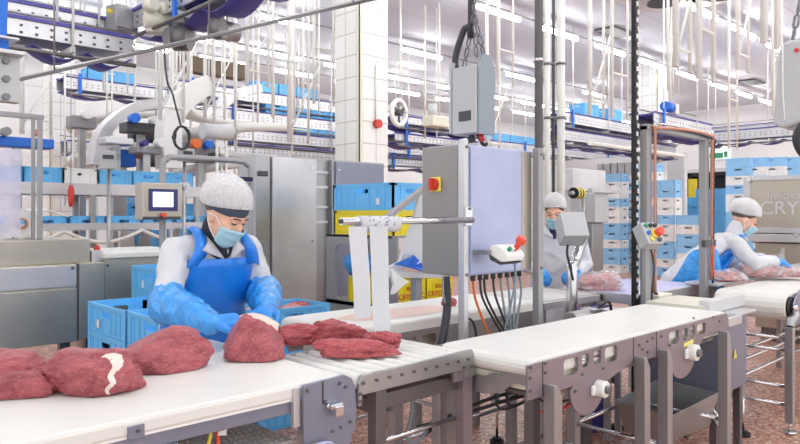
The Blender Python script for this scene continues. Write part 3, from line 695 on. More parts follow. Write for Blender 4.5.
# right hanging box
bx = 4.0
ya_, yb_ = onX(830,bx).y, onX(776,bx).y
z0 = onX(790,bx,128).z; z1 = onX(790,bx,40).z
t = emp('hanging_display', (bx,(ya_+yb_)/2,z0), 'large grey rounded box hanging on chains at the top right', 'display box')
def yf(u,v,w_): return V((bx+w_, u, v))
obj('case', MB().plate([(ya_,z0+.05),(ya_,z1),(yb_-.03,z1),(yb_-.005,z1-.06),(yb_+.01,z1-.3),(yb_+.02,z0+.03),(yb_-.03,z0)], [], yf, .22), 'grey_paint', t, bevel=.02)
obj('cover_edge', MB().tube(crv([(bx-.004,yb_-.035,z1-.02),(bx-.004,yb_-.035,z1-.25),(bx-.004,yb_-.045,z0+.04)]), .004), 'white', t)
obj('pilot_lamp', MB().cyl((bx-.006,yb_-.10,z1-.06),(bx+.002,yb_-.10,z1-.06),.012), 'red', t)
chain(t, (bx+.1,yb_-.05,z1), (bx+.2,yb_-.1,z1+.5), .08, .007); chain(t, (bx+.2,yb_-.1,z1+.5), (bx+.2,yb_-.1,CEIL), .08, .007)
obj('hose', MB().tube(crv([(bx+.02,ya_+.1,z0+.05),(bx,yb_-.10,z0-.05),(bx+.05,yb_-.12,z0-.14),(bx+.1,ya_+.1,z0-.1)]), .022), 'cable', t)

# black perforated pole
x = onY(637,2.08).x
t = emp('perforated_pole', (x,2.08,0), 'black perforated vertical pole rising from the conveyors to the ceiling', 'pole')
obj('channel', MB().box((x-.02,2.08,0),(x+.022,2.11,CEIL)), 'black', t, bevel=.003)
b = MB(); z = .9; i = 0
while z < CEIL-.05:
    b.box((x-.006+(.008 if i%2 else -.004),2.072,z),(x+.006+(.008 if i%2 else -.004),2.0795,z+.028)); z += .052; i += 1
obj('chain_links', b, 'white', t, kind='stuff')
# portal frame
Yp = 2.06
xa, xb = onY(646,Yp).x, onY(704,Yp).x; zt = 2.01
t = emp('portal_frame', ((xa+xb)/2,Yp,0), 'steel portal frame with orange and black cables behind the empty belt', 'frame')
obj('post', MB().box((xa-.032,Yp-.025,0),(xa+.032,Yp+.025,zt)), 'frame_grey', t, bevel=.003)
obj('post', MB().box((xb-.035,Yp-.025,0),(xb+.03,Yp+.025,zt)), 'frame_grey', t, bevel=.003)
obj('cross_bar', MB().box((xa-.032,Yp-.03,zt-.03),(xb+.03,Yp+.025,zt+.01)), 'frame_grey', t, bevel=.003)
obj('ladder_tray', MB().tube(crv([(xa+.06,Yp-.03,1.0),(xa+.055,Yp-.035,1.95),(xa+.12,Yp-.035,2.03),(xb+.0,Yp-.035,2.03),(xb+.045,Yp-.035,1.95),(xb+.045,Yp-.03,.95)]), .008, 8), 'chrome', t)
obj('orange_cable', MB().tube(crv([(xa+.045,Yp-.04,.93),(xa+.045,Yp-.04,1.9),(xa+.09,Yp-.045,2.0),(xb+.0,Yp-.045,2.02),(xb+.035,Yp-.045,1.9),(xb+.03,Yp-.04,.95)]), .010, 8), 'copper', t)
obj('black_cable', MB().tube(crv([(xa+.075,Yp-.03,1.3),(xa+.07,Yp-.03,1.9),(xa+.12,Yp-.04,2.005),(xb+.02,Yp-.045,2.0),(xb+.06,Yp-.045,1.85),(xb+.06,Yp-.04,.9)]), .009, 8), 'cable', t)
obj('orange_cable', MB().tube(crv([(xb+.05,Yp-.05,1.2),(xb+.03,Yp-.05,1.1),(xb+.045,Yp-.05,.98)]), .010, 8), 'red_bright', t)
obj('box_clamp', MB().box((xb-.10,Yp-.05,onY(700,Yp,247).z),(xb+.10,Yp-.02,onY(700,Yp,240).z)), 'dark_grey', t, bevel=.004)
b = MB()
for i in range(22): b.box((xb+.02,Yp-.052,.95+i*.045),(xb+.07,Yp-.048,.957+i*.045))
obj('cable_ties', b, 'dark_grey', t, kind='stuff')
# pedestal with buttons
Yq = 1.99
c_ = onY(648,Yq,236)
t = emp('button_pedestal', (c_.x,Yq,0), 'grey slanted button pedestal with red stop beside the black pole', 'control box')
obj('column', MB().box((c_.x-.03,Yq-.0,0),(c_.x+.03,Yq+.03,c_.z)), 'frame_grey', t, bevel=.003)
Rp = RZ(-20) @ RX(-28)
obj('case', MB().cbox(c_, (.13,.09,.15), Rp), 'grey_paint', t, bevel=.008)
def onc(u,v,h,r,m_,nm='push_button'):
    p = c_ + Rp @ V((u,-.045,v)); q = c_ + Rp @ V((u,-.045-h,v)); obj(nm, MB().cyl(p,q,r,14), m_, t)
onc(.03,-.005,.045,.026,'red_bright','stop_button'); onc(.01,-.005,.01,.03,'yellow','stop_ring')
for u,v,m_ in ((-.035,.05,'green'),(0,.05,'black'),(.035,.05,'black'),(-.035,.0,'bright_blue'),(-.03,-.045,'yellow'),(.03,-.05,'dark_grey')): onc(u,v,.012,.013,m_)
obj('cable', MB().tube(crv([c_+V((.03,0,-.06)),c_+V((.06,-.01,-.2)),c_+V((.05,0,-.4)),c_+V((.07,0,-.6))]), .006), 'cable', t)

# pipes near the cabinet
x = 3.052
t = emp('dark_pipe', (x,2.14,1.79), 'dark grey pipe rising from the right cabinet post to the ceiling', 'pipe')
obj('pipe', MB().cyl((x,2.095,1.79),(x,2.095,CEIL),.022,16), 'pipe_grey', t)
z = onY(540,2.14,64).z
obj('clamp', MB().cyl((x,2.095,z-.008),(x,2.095,z+.008),.030,16), 'chrome', t)
def pipe(px, Y, wpx, m_, label, z0=0, clamps=(64,118)):
    p = onY(px, Y); d = Y/ray(px)[1]; r = wpx/2/FP*d
    t = emp('vertical_pipe', (p.x,Y,z0), label, 'pipe')
    obj('pipe', MB().cyl((p.x,Y,z0),(p.x,Y,CEIL),r,16), m_, t)
    for c in clamps:
        z = onY(px,Y,c).z; obj('clamp', MB().cyl((p.x,Y,z-.012),(p.x,Y,z+.012),r*1.3,16), 'bolt', t)
pipe(547.5,3.62,6,'rod','wide white pipe just right of the dark grey pipe, floor to ceiling')
pipe(553.5,3.6,3,'dark_grey','thin dark pipe between two wide white pipes above the masked worker')
pipe(561,3.62,8,'rod','widest white pipe right of the thin dark pipe, floor to ceiling')

# ---------------------------------------------------------------- left machines
Ym = 5.2
mx = lambda p: onY(p,Ym).x
mz = lambda p,q: onY(p,Ym,q).z
t = emp('packing_machine', (1.0,5.6,0), 'large low stainless machine at the left edge behind the meat belt', 'machine')
xL = -1.5; xr = mx(77)
obj('body', MB().box((xL,Ym,mz(77,341)),(xr,6.0,mz(77,264))), 'steel_warm', t, bevel=.006)
obj('front_panel', MB().box((xL,Ym-.012,mz(77,341)),(xr-.004,Ym,mz(77,288))), 'steel_warm', t, bevel=.003)
obj('upper_panel', MB().box((xL,Ym-.008,mz(77,286)),(xr-.004,Ym,mz(77,265))), 'steel_light', t, bevel=.003)
obj('top_lip', MB().box((xL,Ym+.12,mz(77,264)),(mx(96),6.0,mz(77,240))), 'steel_warm', t, bevel=.004)
obj('side_unit', MB().box((mx(79),Ym-.0,mz(90,338)),(mx(104.5),5.9,mz(90,262.5))), 'steel_warm', t, bevel=.006)
obj('fold_edge', MB().box((mx(78)-.012,Ym-.014,mz(77,341)),(mx(78)+.003,Ym,mz(77,264))), 'dark_grey', t)
bolts(t, [(mx(72),mz(72,268))], Ym-.01, .012)
for x,y in ((.4,5.3),(mx(70),5.35),(mx(98),5.4),(.4,5.9),(mx(95),5.85)): obj('leg', MB().box((x-.03,y-.03,0),(x+.03,y+.03,mz(77,341)+.01)), 'steel_dark', t)
obj('lower_pipe', MB().cyl((-1.0,5.35,.30),(2.1,5.35,.30),.05), 'steel_warm', t)
obj('indicator', MB().ell(onY(97,Ym+.2,249),(.025,.025,.03)), 'red', t)
t = emp('belt_machine', (2.6,5.6,0), 'stainless machine with a white top belt left of the blue-aproned worker', 'machine')
obj('body', MB().box((mx(107),Ym+.05,.1),(2.70,6.1,mz(107,259))), 'steel_warm', t, bevel=.005)
obj('top_belt', MB().box((mx(106),Ym+.02,mz(107,259)),(2.70,6.1,mz(107,253.5))), 'belt', t, bevel=.008)
obj('corner_box', MB().box((mx(97),Ym+.1,mz(105,262)),(mx(108),Ym+.4,mz(105,251))), 'steel_light', t, bevel=.004)
bolts(t, [(mx(110),mz(110,266))], Ym+.05, .012)
p = onY(20,5.75,229)
t = emp('plastic_roll', (p.x,5.75,mz(77,240)), 'white plastic film roll with brown core lying on the left machine', 'film roll')
rr = .115; zc = mz(77,240)+rr
obj('roll', MB().plate(circ(0,0,rr,32), [circ(0,0,.045,20)], lambda u,v,w_: V((p.x+u+w_*.25,5.70+w_,zc+v)), .28), 'white', t)
obj('core', MB().plate(circ(0,0,.045,20), [circ(0,0,.03,20)], lambda u,v,w_: V((p.x+u+w_*.25,5.695+w_,zc+v)), .285), 'copper', t)
obj('loose_film', MB().add([(p.x+.06,5.72,zc+.10),(p.x+.2,5.73,zc+.11),(p.x+.35,5.74,zc+.06),(p.x+.34,5.95,zc+.08),(p.x+.2,6.0,zc+.12),(p.x+.06,5.98,zc+.11)], [(0,1,4,5),(1,2,3,4)]), 'white', t, solid=.01)
# touch panel on a tubular frame
Yh = 4.45
t = emp('tubular_frame', (2.3,Yh,0), 'bent steel tube frame behind the blue-aproned worker, carrying the touch panel', 'frame')
xa, xb = onY(162.5,Yh).x, onY(250.5,Yh).x; zt = onY(205,Yh,159).z
obj('frame_tube', MB().tube(crv([(xa,Yh,0),(xa,Yh,1.2),(xa,Yh,zt-.09),(xa+.03,Yh,zt-.02),(xa+.1,Yh,zt),(xb-.12,Yh,zt),(xb-.03,Yh,zt-.025),(xb,Yh,zt-.1),(xb,Yh,1.2),(xb,Yh,0)],5), .021, 12), 'frame_grey', t)
obj('cross_tube', MB().cyl((xa,Yh,1.26),(xb,Yh,1.26),.015), 'steel_light', t)
obj('sensor', MB().cbox(onY(244,Yh-.03,179),(.13,.04,.03)), 'navy', t, bevel=.004)
t = emp('touch_panel', (onY(162,4.35).x,4.35,1.4), 'grey touch panel with a lit white screen and red stop button', 'display')
Yc = 4.35
A = onY(142.5,Yc,219); B = onY(182.5,Yc,182)
obj('case', MB().box((A.x,Yc,onY(162,Yc,220).z),(B.x,Yc+.12,onY(162,Yc,183).z)), 'steel_warm', t, bevel=.006)
def rectY(p0,q0,p1,q1,Y,th,m_,nm):
    a_ = onY(p0,Y); b_ = onY(p1,Y); pm = (p0+p1)/2
    return obj(nm, MB().box((a_.x,Y,onY(pm,Y,q0).z),(b_.x,Y+th,onY(pm,Y,q1).z)), m_, t, bevel=.002)
rectY(149,189,178,211,Yc-.006,.006,'screen_frame','bezel'); rectY(153,192,173.5,207,Yc-.009,.003,'screen','screen')
rectY(143,216.5,181,219.5,Yc-.008,.01,'dark_grey','base_strip')
c_ = onY(162.5,Yc,215); obj('stop_button', MB().cyl(c_,c_-V((0,.035,0)),.015), 'red_bright', t)
c_ = onY(185.5,Yc+.04,186); obj('key_switch', MB().cyl(c_+V((0,.05,0)),c_-V((0,.02,0)),.025).cyl(c_-V((0,.02,0)),c_-V((0,.03,0)),.012), 'steel_light', t)
# tall cabinets
Yt = 5.1
tx = lambda p: onY(p,Yt).x
t = emp('steel_cabinet', (3.4,5.4,0), 'tall stainless cabinet behind the worker, left door section', 'cabinet')
ztop = onY(272,Yt,155.5).z
obj('side_column', MB().box((tx(255.5),Yt+.0,0),(tx(270),5.38,ztop)), 'steel', t, bevel=.004)
obj('door', MB().box((tx(272),Yt-.01,.12),(tx(316),Yt+.03,ztop-.01)), 'steel_light', t, bevel=.004)
obj('cabinet_body', MB().box((tx(270),Yt+.03,0),(tx(316),5.38,ztop)), 'steel', t)
obj('latch', MB().box((tx(258),Yt-.02,onY(262,Yt,176).z),(tx(267),Yt,onY(262,Yt,171).z)), 'dark_grey', t, bevel=.004)
for q in ((312,168),(312,241)):
    c_ = onY(q[0],Yt-.01,q[1]); obj('door_bolt', MB().cyl(c_,c_-V((0,.012,0)),.011), 'chrome', t)
t = emp('steel_cabinet', (4.0,5.1,0), 'tall stainless cabinet section with recessed ribs between door and right panel', 'cabinet')
obj('cabinet_body', MB().box((tx(316)+.004,Yt+.08,0),(tx(333),5.38,onY(325,Yt,159).z)), 'steel', t)
b = MB()
for q in (172,187,207,222): 
    z = onY(325,Yt,q).z; obj('rib', MB().box((tx(316)+.01,Yt+.06,z-.012),(tx(333)-.005,Yt+.08,z+.012)), 'steel_light', t)
t = emp('steel_cabinet', (4.6,5.1,0), 'tall stainless cabinet with a plain blue-grey panel above the crate rack', 'cabinet')
obj('cabinet_body', MB().box((tx(333)+.004,Yt+.02,0),(tx(385),5.38,onY(360,Yt,161.5).z)), 'steel', t, bevel=.004)
obj('side_panel', MB().box((tx(336),Yt+.0,.12),(tx(384),Yt+.02,onY(360,Yt,163).z)), 'steel_blue', t, bevel=.003)
c_ = onY(338.5,Yt,170); obj('door_bolt', MB().cyl(c_,c_-V((0,.012,0)),.011), 'chrome', t)
# left frame with plastic sheet
Yf = 5.45
t = emp('pipe_frame', (.9,Yf,1.27), 'square grey tube frame at the left edge holding a plastic sheet', 'frame')
xa = onY(41,Yf).x; zt = onY(41,Yf,115).z
zlip = mz(77,240)
obj('post', MB().box((xa-.024,Yf-.015,zlip+.001),(xa+.008,Yf+.015,zt)), 'frame_grey', t, bevel=.003)
obj('post', MB().box((onY(33,Yf+.2).x-.012,Yf+.18,zlip+.001),(onY(33,Yf+.2).x+.012,Yf+.21,zt)), 'frame_grey', t, bevel=.003)
obj('cross_bar', MB().box((-1.5,Yf-.018,zt-.035),(xa+.018,Yf+.018,zt)), 'frame_grey', t, bevel=.003)
P = []; n = 14
for i in range(n+1):
    x = -.3+i*(onY(20,Yf).x+.3)/n
    for z in (onY(10,Yf,150).z, 1.7, 1.5, zlip+.02): P.append((x, Yf-.03+.012*math.sin(i*1.7+z*2), z+.01*math.sin(i)))
obj('plastic_sheet', MB().add(P, [(i*4+j,i*4+j+1,(i+1)*4+j+1,(i+1)*4+j) for i in range(n) for j in range(3)], True), 'sheet', label='translucent lilac plastic sheet hanging from the frame at the left edge', cat='plastic sheet')
# hanging blue bracket top-left
t = emp('ceiling_bracket', (.62,2.35,1.85), 'grey bolted steel bracket and blue panel hanging at the top left corner', 'bracket')
Yk = 2.3
x1 = onY(20,Yk).x; xl = onY(-60,Yk).x
obj('bolted_plate', MB().box((xl,Yk,onY(15,Yk,103).z),(x1,Yk+.03,onY(15,Yk,56).z)), 'steel', t, bevel=.004)
for q in ((6,61),(6,79),(6,97)):
    c_ = onY(q[0],Yk,q[1]); obj('bolt', MB().cyl(c_,c_-V((0,.012,0)),.011,6), 'bolt', t)
obj('top_plate', MB().box((xl,Yk-.04,onY(15,Yk,57).z),(x1+.005,Yk+.12,onY(15,Yk,53).z)), 'steel_light', t, bevel=.002)
obj('top_plate', MB().box((xl,Yk-.03,onY(15,Yk,42).z),(onY(17,Yk).x,Yk+.12,onY(15,Yk,39.5).z)), 'steel_light', t, bevel=.002)
obj('blue_panel', MB().add([onY(-40,Yk,53),onY(10,Yk,53),onY(7,Yk,30),onY(9,Yk,-20),onY(-40,Yk,-20)]+[q+V((0,.08,0)) for q in [onY(-40,Yk,53),onY(10,Yk,53),onY(7,Yk,30),onY(9,Yk,-20),onY(-40,Yk,-20)]],
   [(0,1,2,3,4),(9,8,7,6,5),(0,5,6,1),(1,6,7,2),(2,7,8,3),(3,8,9,4),(4,9,5,0)]), 'bright_blue', t)
obj('hanger_rod', MB().cyl((.45,Yk+.04,onY(-40,Yk,-15).z),(.45,Yk+.04,CEIL),.012), 'chrome', t)
# ---------------------------------------------------------------- meat
def ico(sub):
    import bmesh
    bm = bmesh.new(); bmesh.ops.create_icosphere(bm, subdivisions=sub, radius=1)
    vs = [v.co.copy() for v in bm.verts]; fs = [tuple(v.index for v in f.verts) for f in bm.faces]; bm.free(); return vs, fs
ICO5 = ico(6); ICO4 = ico(4)
def meat(px, py, r, rot, seed, label, lump=.22, m_='meat', z=.905, name='meat_cut', shape=None, src=None, cat='meat', group=None, d=None, flat=.45, cuts=()):
    vs, fs = src or ICO5
    c = onZ(px, py, z) if d is None else atd(px, py, d)
    R = RZ(rot); P = []
    for v in vs:
        q = v.copy(); s_ = seed
        k_ = 1+lump*noise.noise(v*1.3+V((s_,s_*2,0)))+lump*.45*noise.noise(v*3.1+V((0,s_,s_*3)))+lump*.16*noise.noise(v*8+V((s_,0,s_)))
        p_ = abs(v.x)**.85*(1 if v.x>0 else -1), abs(v.y)**.85*(1 if v.y>0 else -1), v.z
        q = V((p_[0]*r[0]*k_, p_[1]*r[1]*k_, p_[2]*r[2]*k_))
        if shape: q = shape(q, v)
        for (nx,ny,nz,dd) in cuts:
            n_ = V((nx,ny,nz)).normalized(); e_ = V((q.x/r[0],q.y/r[1],q.z/r[2])).dot(n_)-dd
            if e_ > 0: q = q-V((n_.x*r[0],n_.y*r[1],n_.z*r[2]))*e_*.88
        zz_ = q.z + r[2]*flat
        if zz_ < 0: zz_ = zz_*.04
        P.append(c + R @ V((q.x,q.y,zz_)) + V((0,0,.004)))
    zmin = min(p.z for p in P)
    for p in P: p.z += z+.002-zmin if d is None else 0
    mb = MB().add(P, fs, True)
    return obj(name, mb, m_, label=label, cat=cat, group=group), P, fs
# long axis along image right = rotation about -44 deg in world
def wedge(q, v): return V((q.x, q.y, q.z*(1+.5*v.x)))
def m4s(q, v): return V((q.x, q.y, q.z*(1.0+.25*v.x) if v.z>0 else q.z))
def m5s(q, v):
    k_ = 1-.22*max(0,v.z); return V((q.x*k_-.03*v.z, q.y*k_, q.z*1.05))
o3, P3, F3 = meat(94, 390, (.140,.10,.080), -46, 2.3, 'round dark red meat cut with a white fat seam, front left of the belt', flat=.55)
from mathutils.bvhtree import BVHTree
def surf_strip(o, P, F, cen, pts, name, m_, plabel, off=.002):
    """pts: (direction azimuth deg, elevation deg, half width) seen from the centre"""
    T = BVHTree.FromPolygons(P, F); Q = []; cen = V(cen); k_ = 5; pp = []
    for i in range(len(pts)-1):
        for j in range(k_):
            t_ = j/k_; pp.append([pts[i][q]+(pts[i+1][q]-pts[i][q])*t_ for q in range(3)])
    pp.append(pts[-1])
    for az,elv,hw in pp:
        for q in (-1,-.5,0,.5,1):
            a_ = math.radians(az+q*hw+2*math.sin(elv*.3)); e_ = math.radians(elv); d = V((math.cos(e_)*math.cos(a_), math.cos(e_)*math.sin(a_), math.sin(e_)))
            h = T.ray_cast(cen+d*.6, -d); p = h[0] if h[0] is not None else cen+d*.1
            Q.append(p+d*(off*(1.2-abs(q))))
    ORG[o.name] = o.location.copy()
    obj(name, MB().add(Q, [(i*5+j,i*5+j+1,i*5+j+6,i*5+j+5) for i in range(len(pp)-1) for j in range(4)], True), m_, o, plabel=plabel)
c3 = onZ(94,390,.905)
camaz = math.degrees(math.atan2(-c3.y,-c3.x))
surf_strip(o3, P3, F3, (c3.x,c3.y,.935), [(camaz+20,-12,2),(camaz+19,2,3.5),(camaz+23,15,4),(camaz+32,28,8),(camaz+38,38,10),(camaz+22,52,6)], 'fat_seam', 'fat', 'white fat seam')
meat(162, 369, (.160,.105,.088), -40, 7.7, 'largest smooth meat cut on the belt, in front of the blue crates', shape=m4s, lump=.2, flat=.55, cuts=((.9,-.8,.25,.62),(.2,-1,.9,.72),(-.9,-.2,.9,.6)))
meat(253, 359, (.116,.085,.098), -40, 4.1, 'tall meat cut held by the blue-aproned worker at the belt end', shape=m5s, flat=.6, cuts=((0,-1,.35,.55),(1,-.3,.5,.62),(-1,-.3,.5,.66)))
meat(1, 381, (.135,.09,.060), -52, 9.2, 'dark meat cut at the left edge, behind the flat wedge piece', flat=.6)
meat(14, 396, (.130,.055,.040), -30, 12.5, 'low flat wedge of meat at the left front edge of the belt', shape=wedge)
meat(297, 344, (.12,.055,.048), -44, 3.4, 'ragged red meat piece on the rollers touching the held cut', lump=.32, m_='meat_red', z=.9, flat=.6)
meat(338, 341, (.12,.055,.055), -38, 8.8, 'curled red meat piece farthest back on the rollers', lump=.34, m_='meat_red', z=.9, flat=.5)
meat(382, 349, (.07,.055,.05), -60, 1.2, 'small folded meat piece behind the long strip on the rollers', lump=.34, m_='meat_red', z=.9)
meat(355, 356, (.145,.05,.042), -44, 6.6, 'long flat meat strip, nearest on the rollers', lump=.3, m_='meat_red', z=.9, shape=lambda q,v: V((q.x,q.y,q.z*(1-.35*v.x))))
meat(449, 306, (.045,.04,.035), 0, 2.0, 'small bright red meat lump on the back belt left of the cabinet post', m_='meat_red', src=ICO4)
cl = onZ(262, 346, .905)
b = MB(); P = []; n = 12
for i in range(n+1):
    for j in range(7):
        u = i/n-.5; v_ = j/6-.5
        P.append(V((cl.x,cl.y+.03,1.0)) + RZ(-44) @ V((u*.17, v_*.09, .028*(1-(2*u)**2)-.03*u-abs(v_)*.06+.006*noise.noise(V((u*8,v_*8,1))))))
obj('fat_sheet', b.add(P, [(i*7+j,i*7+j+1,(i+1)*7+j+1,(i+1)*7+j) for i in range(n) for j in range(6)], True), 'fat', label='white fat flap lying over the held meat cut', cat='fat', solid=.006)

# ---------------------------------------------------------------- crates
def crate(L, W, H, m_, label_m=None, ribs=True, name='crate', root=None, hole=True):
    """open crate centred on the origin, L along X"""
    b = MB(); tk = .012
    def wall(n, ln, fn):
        hs = [rrect(0, H-.062, .15 if ln>.45 else .12, .034, .014)] if hole else []
        b.plate([(-ln/2,0.012),(ln/2,.012),(ln/2,H-.01),(-ln/2,H-.01)], hs, fn, tk*.5)
        if ribs:
            for k_ in range(n+1):
                u = -ln/2+ln*k_/n
                if abs(u) < .07 and hole: continue
                p = [fn(u+du,zq,w_) for zq in (.02,H-.03) for du,w_ in ((-.004,tk*.5),(.004,tk*.5),(.004,tk),(-.004,tk))]
                b.add(p, [(0,1,5,4),(1,2,6,5),(2,3,7,6),(3,0,4,7)])
    iw, il = W/2-tk, L/2-tk
    wall(8, L-2*tk, lambda u,v,w_: V((u,-(iw+w_),v))); wall(8, L-2*tk, lambda u,v,w_: V((-u,(iw+w_),v)))
    wall(5, W-2*tk, lambda u,v,w_: V((il+w_,u,v))); wall(5, W-2*tk, lambda u,v,w_: V((-(il+w_),-u,v)))
    for s_ in (-1,1):
        b.box((-L/2,s_*W/2,H-.022),(L/2,s_*(W/2-tk*1.1),H)); b.box((s_*L/2,-W/2,H-.022),(s_*(L/2-tk*1.1),W/2,H))
        b.box((-L/2+.008,s_*(W/2-.008),0),(L/2-.008,s_*(W/2-.02),.02)); b.box((s_*(L/2-.008),-W/2+.008,0),(s_*(L/2-.02),W/2-.008,.02))
        for q in (-1,1): b.box((s_*L/2,q*W/2,.0),(s_*(L/2-.045),q*(W/2-.012),H-.005)).box((s_*L/2,q*W/2,.0),(s_*(L/2-.012),q*(W/2-.045),H-.005))
    b.box((-il,-iw,.004),(il,iw,.012))
    return b
CRATES = {}
def crate_at(kind, loc, rz, label, group=None, L=.6, W=.4, H=.2, tag_side=None, cat='crate'):
    key = (kind, L, W, H)
    if key not in CRATES:
        me = bpy.data.meshes.new('crate'); mb = crate(L,W,H,kind); me.from_pydata(mb.v, [], mb.f); me.materials.append(M[kind]); CRATES[key] = me
    o = bpy.data.objects.new('plastic_crate', CRATES[key]); COL.objects.link(o); o.location = loc; o.rotation_euler.z = math.radians(rz)
    o['label'] = label; o['category'] = cat
    if group: o['group'] = group
    ORG[o.name] = V(loc)
    if tag_side:
        me = bpy.data.meshes.new('paper_label'); w_,h_ = .035,.05
        mb = MB()
        if tag_side[0]=='x': s_=tag_side[1]; mb.box((s_*(L/2+.003),tag_side[2]-w_/2,H*.2),(s_*(L/2-.001),tag_side[2]+w_/2,H*.2+h_))
        else: s_=tag_side[1]; mb.box((tag_side[2]-w_/2,s_*(W/2+.003),H*.2),(tag_side[2]+w_/2,s_*(W/2-.001),H*.2+h_))
        me.from_pydata(mb.v,[],mb.f); me.materials.append(M['white']); q = bpy.data.objects.new('paper_label', me); COL.objects.link(q); q.parent = o
    return o
ordn = ['bottom','second from bottom','third from bottom','fourth from bottom','fifth from bottom','sixth from bottom','seventh from bottom','eighth from bottom','ninth from bottom','tenth from bottom','eleventh from bottom','twelfth from bottom']
def stack(kinds, x, y, rz, where, z0=.0, H=.2, pitch=None, L=.6, W=.4, tag=None, group=None):
    n = len(kinds); z = z0
    for i,k_ in enumerate(kinds):
        nm = 'topmost' if i == n-1 else ordn[i]
        c_ = {'blue_crate':'blue','blue_crate_far':'pale blue','white_crate':'white','yellow_crate':'yellow'}[k_]
        crate_at(k_, (x,y,z), rz, '%s crate, %s, stack %s' % (c_, nm, where), group, L, W, H, tag if (i >= n-2) else None)
        z += pitch or H+.002
def dolly(x, y, where, L=.6, W=.4):
    t = emp('crate_dolly', (x,y,0), 'low grey wheeled dolly under the crates '+where, 'dolly')
    b = MB().box((x-L/2,y-W/2,.10),(x+L/2,y+W/2,.13)); obj('deck', b, 'dark_grey', t)
    for sx in (-1,1):
        for sy in (-1,1): obj('wheel', MB().cyl((x+sx*(L/2-.06)-.012,y+sy*(W/2-.06),.05),(x+sx*(L/2-.06)+.012,y+sy*(W/2-.06),.05),.05,14), 'rubber', t)
# stacks left of worker
g = 'blue crates beside the blue-aproned worker'
dolly(1.80, 4.26, 'left of the blue-aproned worker', .4, .6)
stack(['blue_crate']*4, 1.80, 4.26, 90, 'left of the blue-aproned worker', .13, H=.185, tag=('y',1,.12), group=g)
dolly(1.80, 3.63, 'just behind the blue-aproned worker', .4, .6)
stack(['blue_crate']*4, 1.80, 3.63, 90, 'just behind the worker in the blue apron', .13, H=.185, group=g)
dolly(2.25, 4.66, 'tallest stack behind the worker', .4, .6)
stack(['blue_crate']*5, 2.25, 4.66, 90, 'that rises highest left of the worker in blue apron', .13, H=.185, tag=('y',1,.1), group=g)
# meat crate to the right of the worker
stack(['blue_crate']*4, 2.70, 4.02, 0, 'right of the blue-aproned worker', 0, H=.2, group='crates right of the worker')
random.seed(5)
for i,(dx,dy,r,m_,nm) in enumerate([(-.19,.0,.075,'meat_pink','leftmost pale trimmed meat piece'),(-.05,.05,.085,'meat_red','back middle red meat piece'),(.08,-.05,.07,'meat_pink','front middle pale meat piece'),(.19,.03,.07,'meat_red','rightmost red meat piece')]):
    vs, fs = ICO4; s_ = i*3.3
    P = [V((2.70+dx+v.x*r*1.2*(1+.4*noise.noise(v*1.7+V((s_,0,0)))), 4.02+dy+v.y*r, .775+v.z*r*.45*(1+.5*noise.noise(v*2+V((0,s_,0)))))) for v in vs]
    obj('meat_piece', MB().add(P,fs,True), m_, label=nm+' in the open blue crate right of the worker', cat='meat')
# crate rack with yellow crates: its long side faces -X
Xr = 3.62
t = emp('crate_rack', (3.9,4.2,0), 'grey steel crate rack with window cut-out holding yellow and blue crates', 'rack')
ry = lambda p: onX(p,Xr).y
rzz = lambda p,q: onX(p,Xr,q).z
ya, yb, zt = ry(397), ry(326), 1.27
zs = .715
def xfr(u,v,w_): return V((Xr+w_, u, v))
w0, w1_ = ry(379), ry(335)
obj('side_panel', MB().plate([(ya,0),(yb,0),(yb,zt),(ya,zt)], [rrect((w0+w1_)/2, (zs+1.19)/2, w1_-w0, 1.19-zs, .07)], xfr, .02), 'frame_grey', t, bevel=.004)
obj('shelf', MB().box((Xr,ya,zs-.035),(Xr+.78,yb,zs-.003)), 'frame_grey', t)
obj('shelf', MB().box((Xr,ya+.06,zt-.02),(Xr+.5,yb,zt)), 'frame_grey', t)
for x,y in ((Xr+.74,ya),(Xr+.74,yb-.04)): obj('post', MB().box((x,y,0),(x+.04,y+.04,zs)), 'frame_grey', t)
obj('post', MB().box((Xr+.46,yb-.04,zs),(Xr+.50,yb,zt)), 'frame_grey', t)
for i,(xx,lb) in enumerate([(Xr+.18,'yellow crate with red lettering, left one on the lower rack shelf'),(Xr+.51,'yellow crate with red lettering, right one beside the control cabinet')]):
    o = crate_at('yellow_crate', (xx,ya+.32,zs), 90, lb, L=.6, W=.31, H=.2)
    e_ = ORG[o.name]
    for wd,sz,zz_ in (('CRYOVAC',.062,.075),('SEALED',.035,.13)):
        q = text('lettering', wd, sz, e_, Matrix.Identity(3), 'red', o)
        for v in q.data.vertices:
            c0 = v.co.copy(); v.co = V((-.304-c0.z, -c0.x, c0.y+zz_))
crate_at('yellow_crate', (Xr+.21,ya+.43,zt), 90, 'upper yellow crate directly beneath the sky blue crate', L=.74, W=.38, H=.2)
crate_at('blue_crate', (Xr+.21,ya+.43,zt+.202), 90, 'sky blue crate topmost on the grey rack', L=.75, W=.4, H=.215, tag_side=('y',1,-.2))
vs, fs = ICO4
P = [V((Xr+.11+v.x*.07, (w0+w1_)/2+.10+v.y*.17*(1+.3*noise.noise(v*3)), zs+.31+v.z*.10*(1+.4*noise.noise(v*4+V((3,0,0)))))) for v in vs]
obj('plastic_bag', MB().add(P,fs,True), 'sleeve', label='crumpled blue plastic bag in the rack window above a yellow crate', cat='bag')
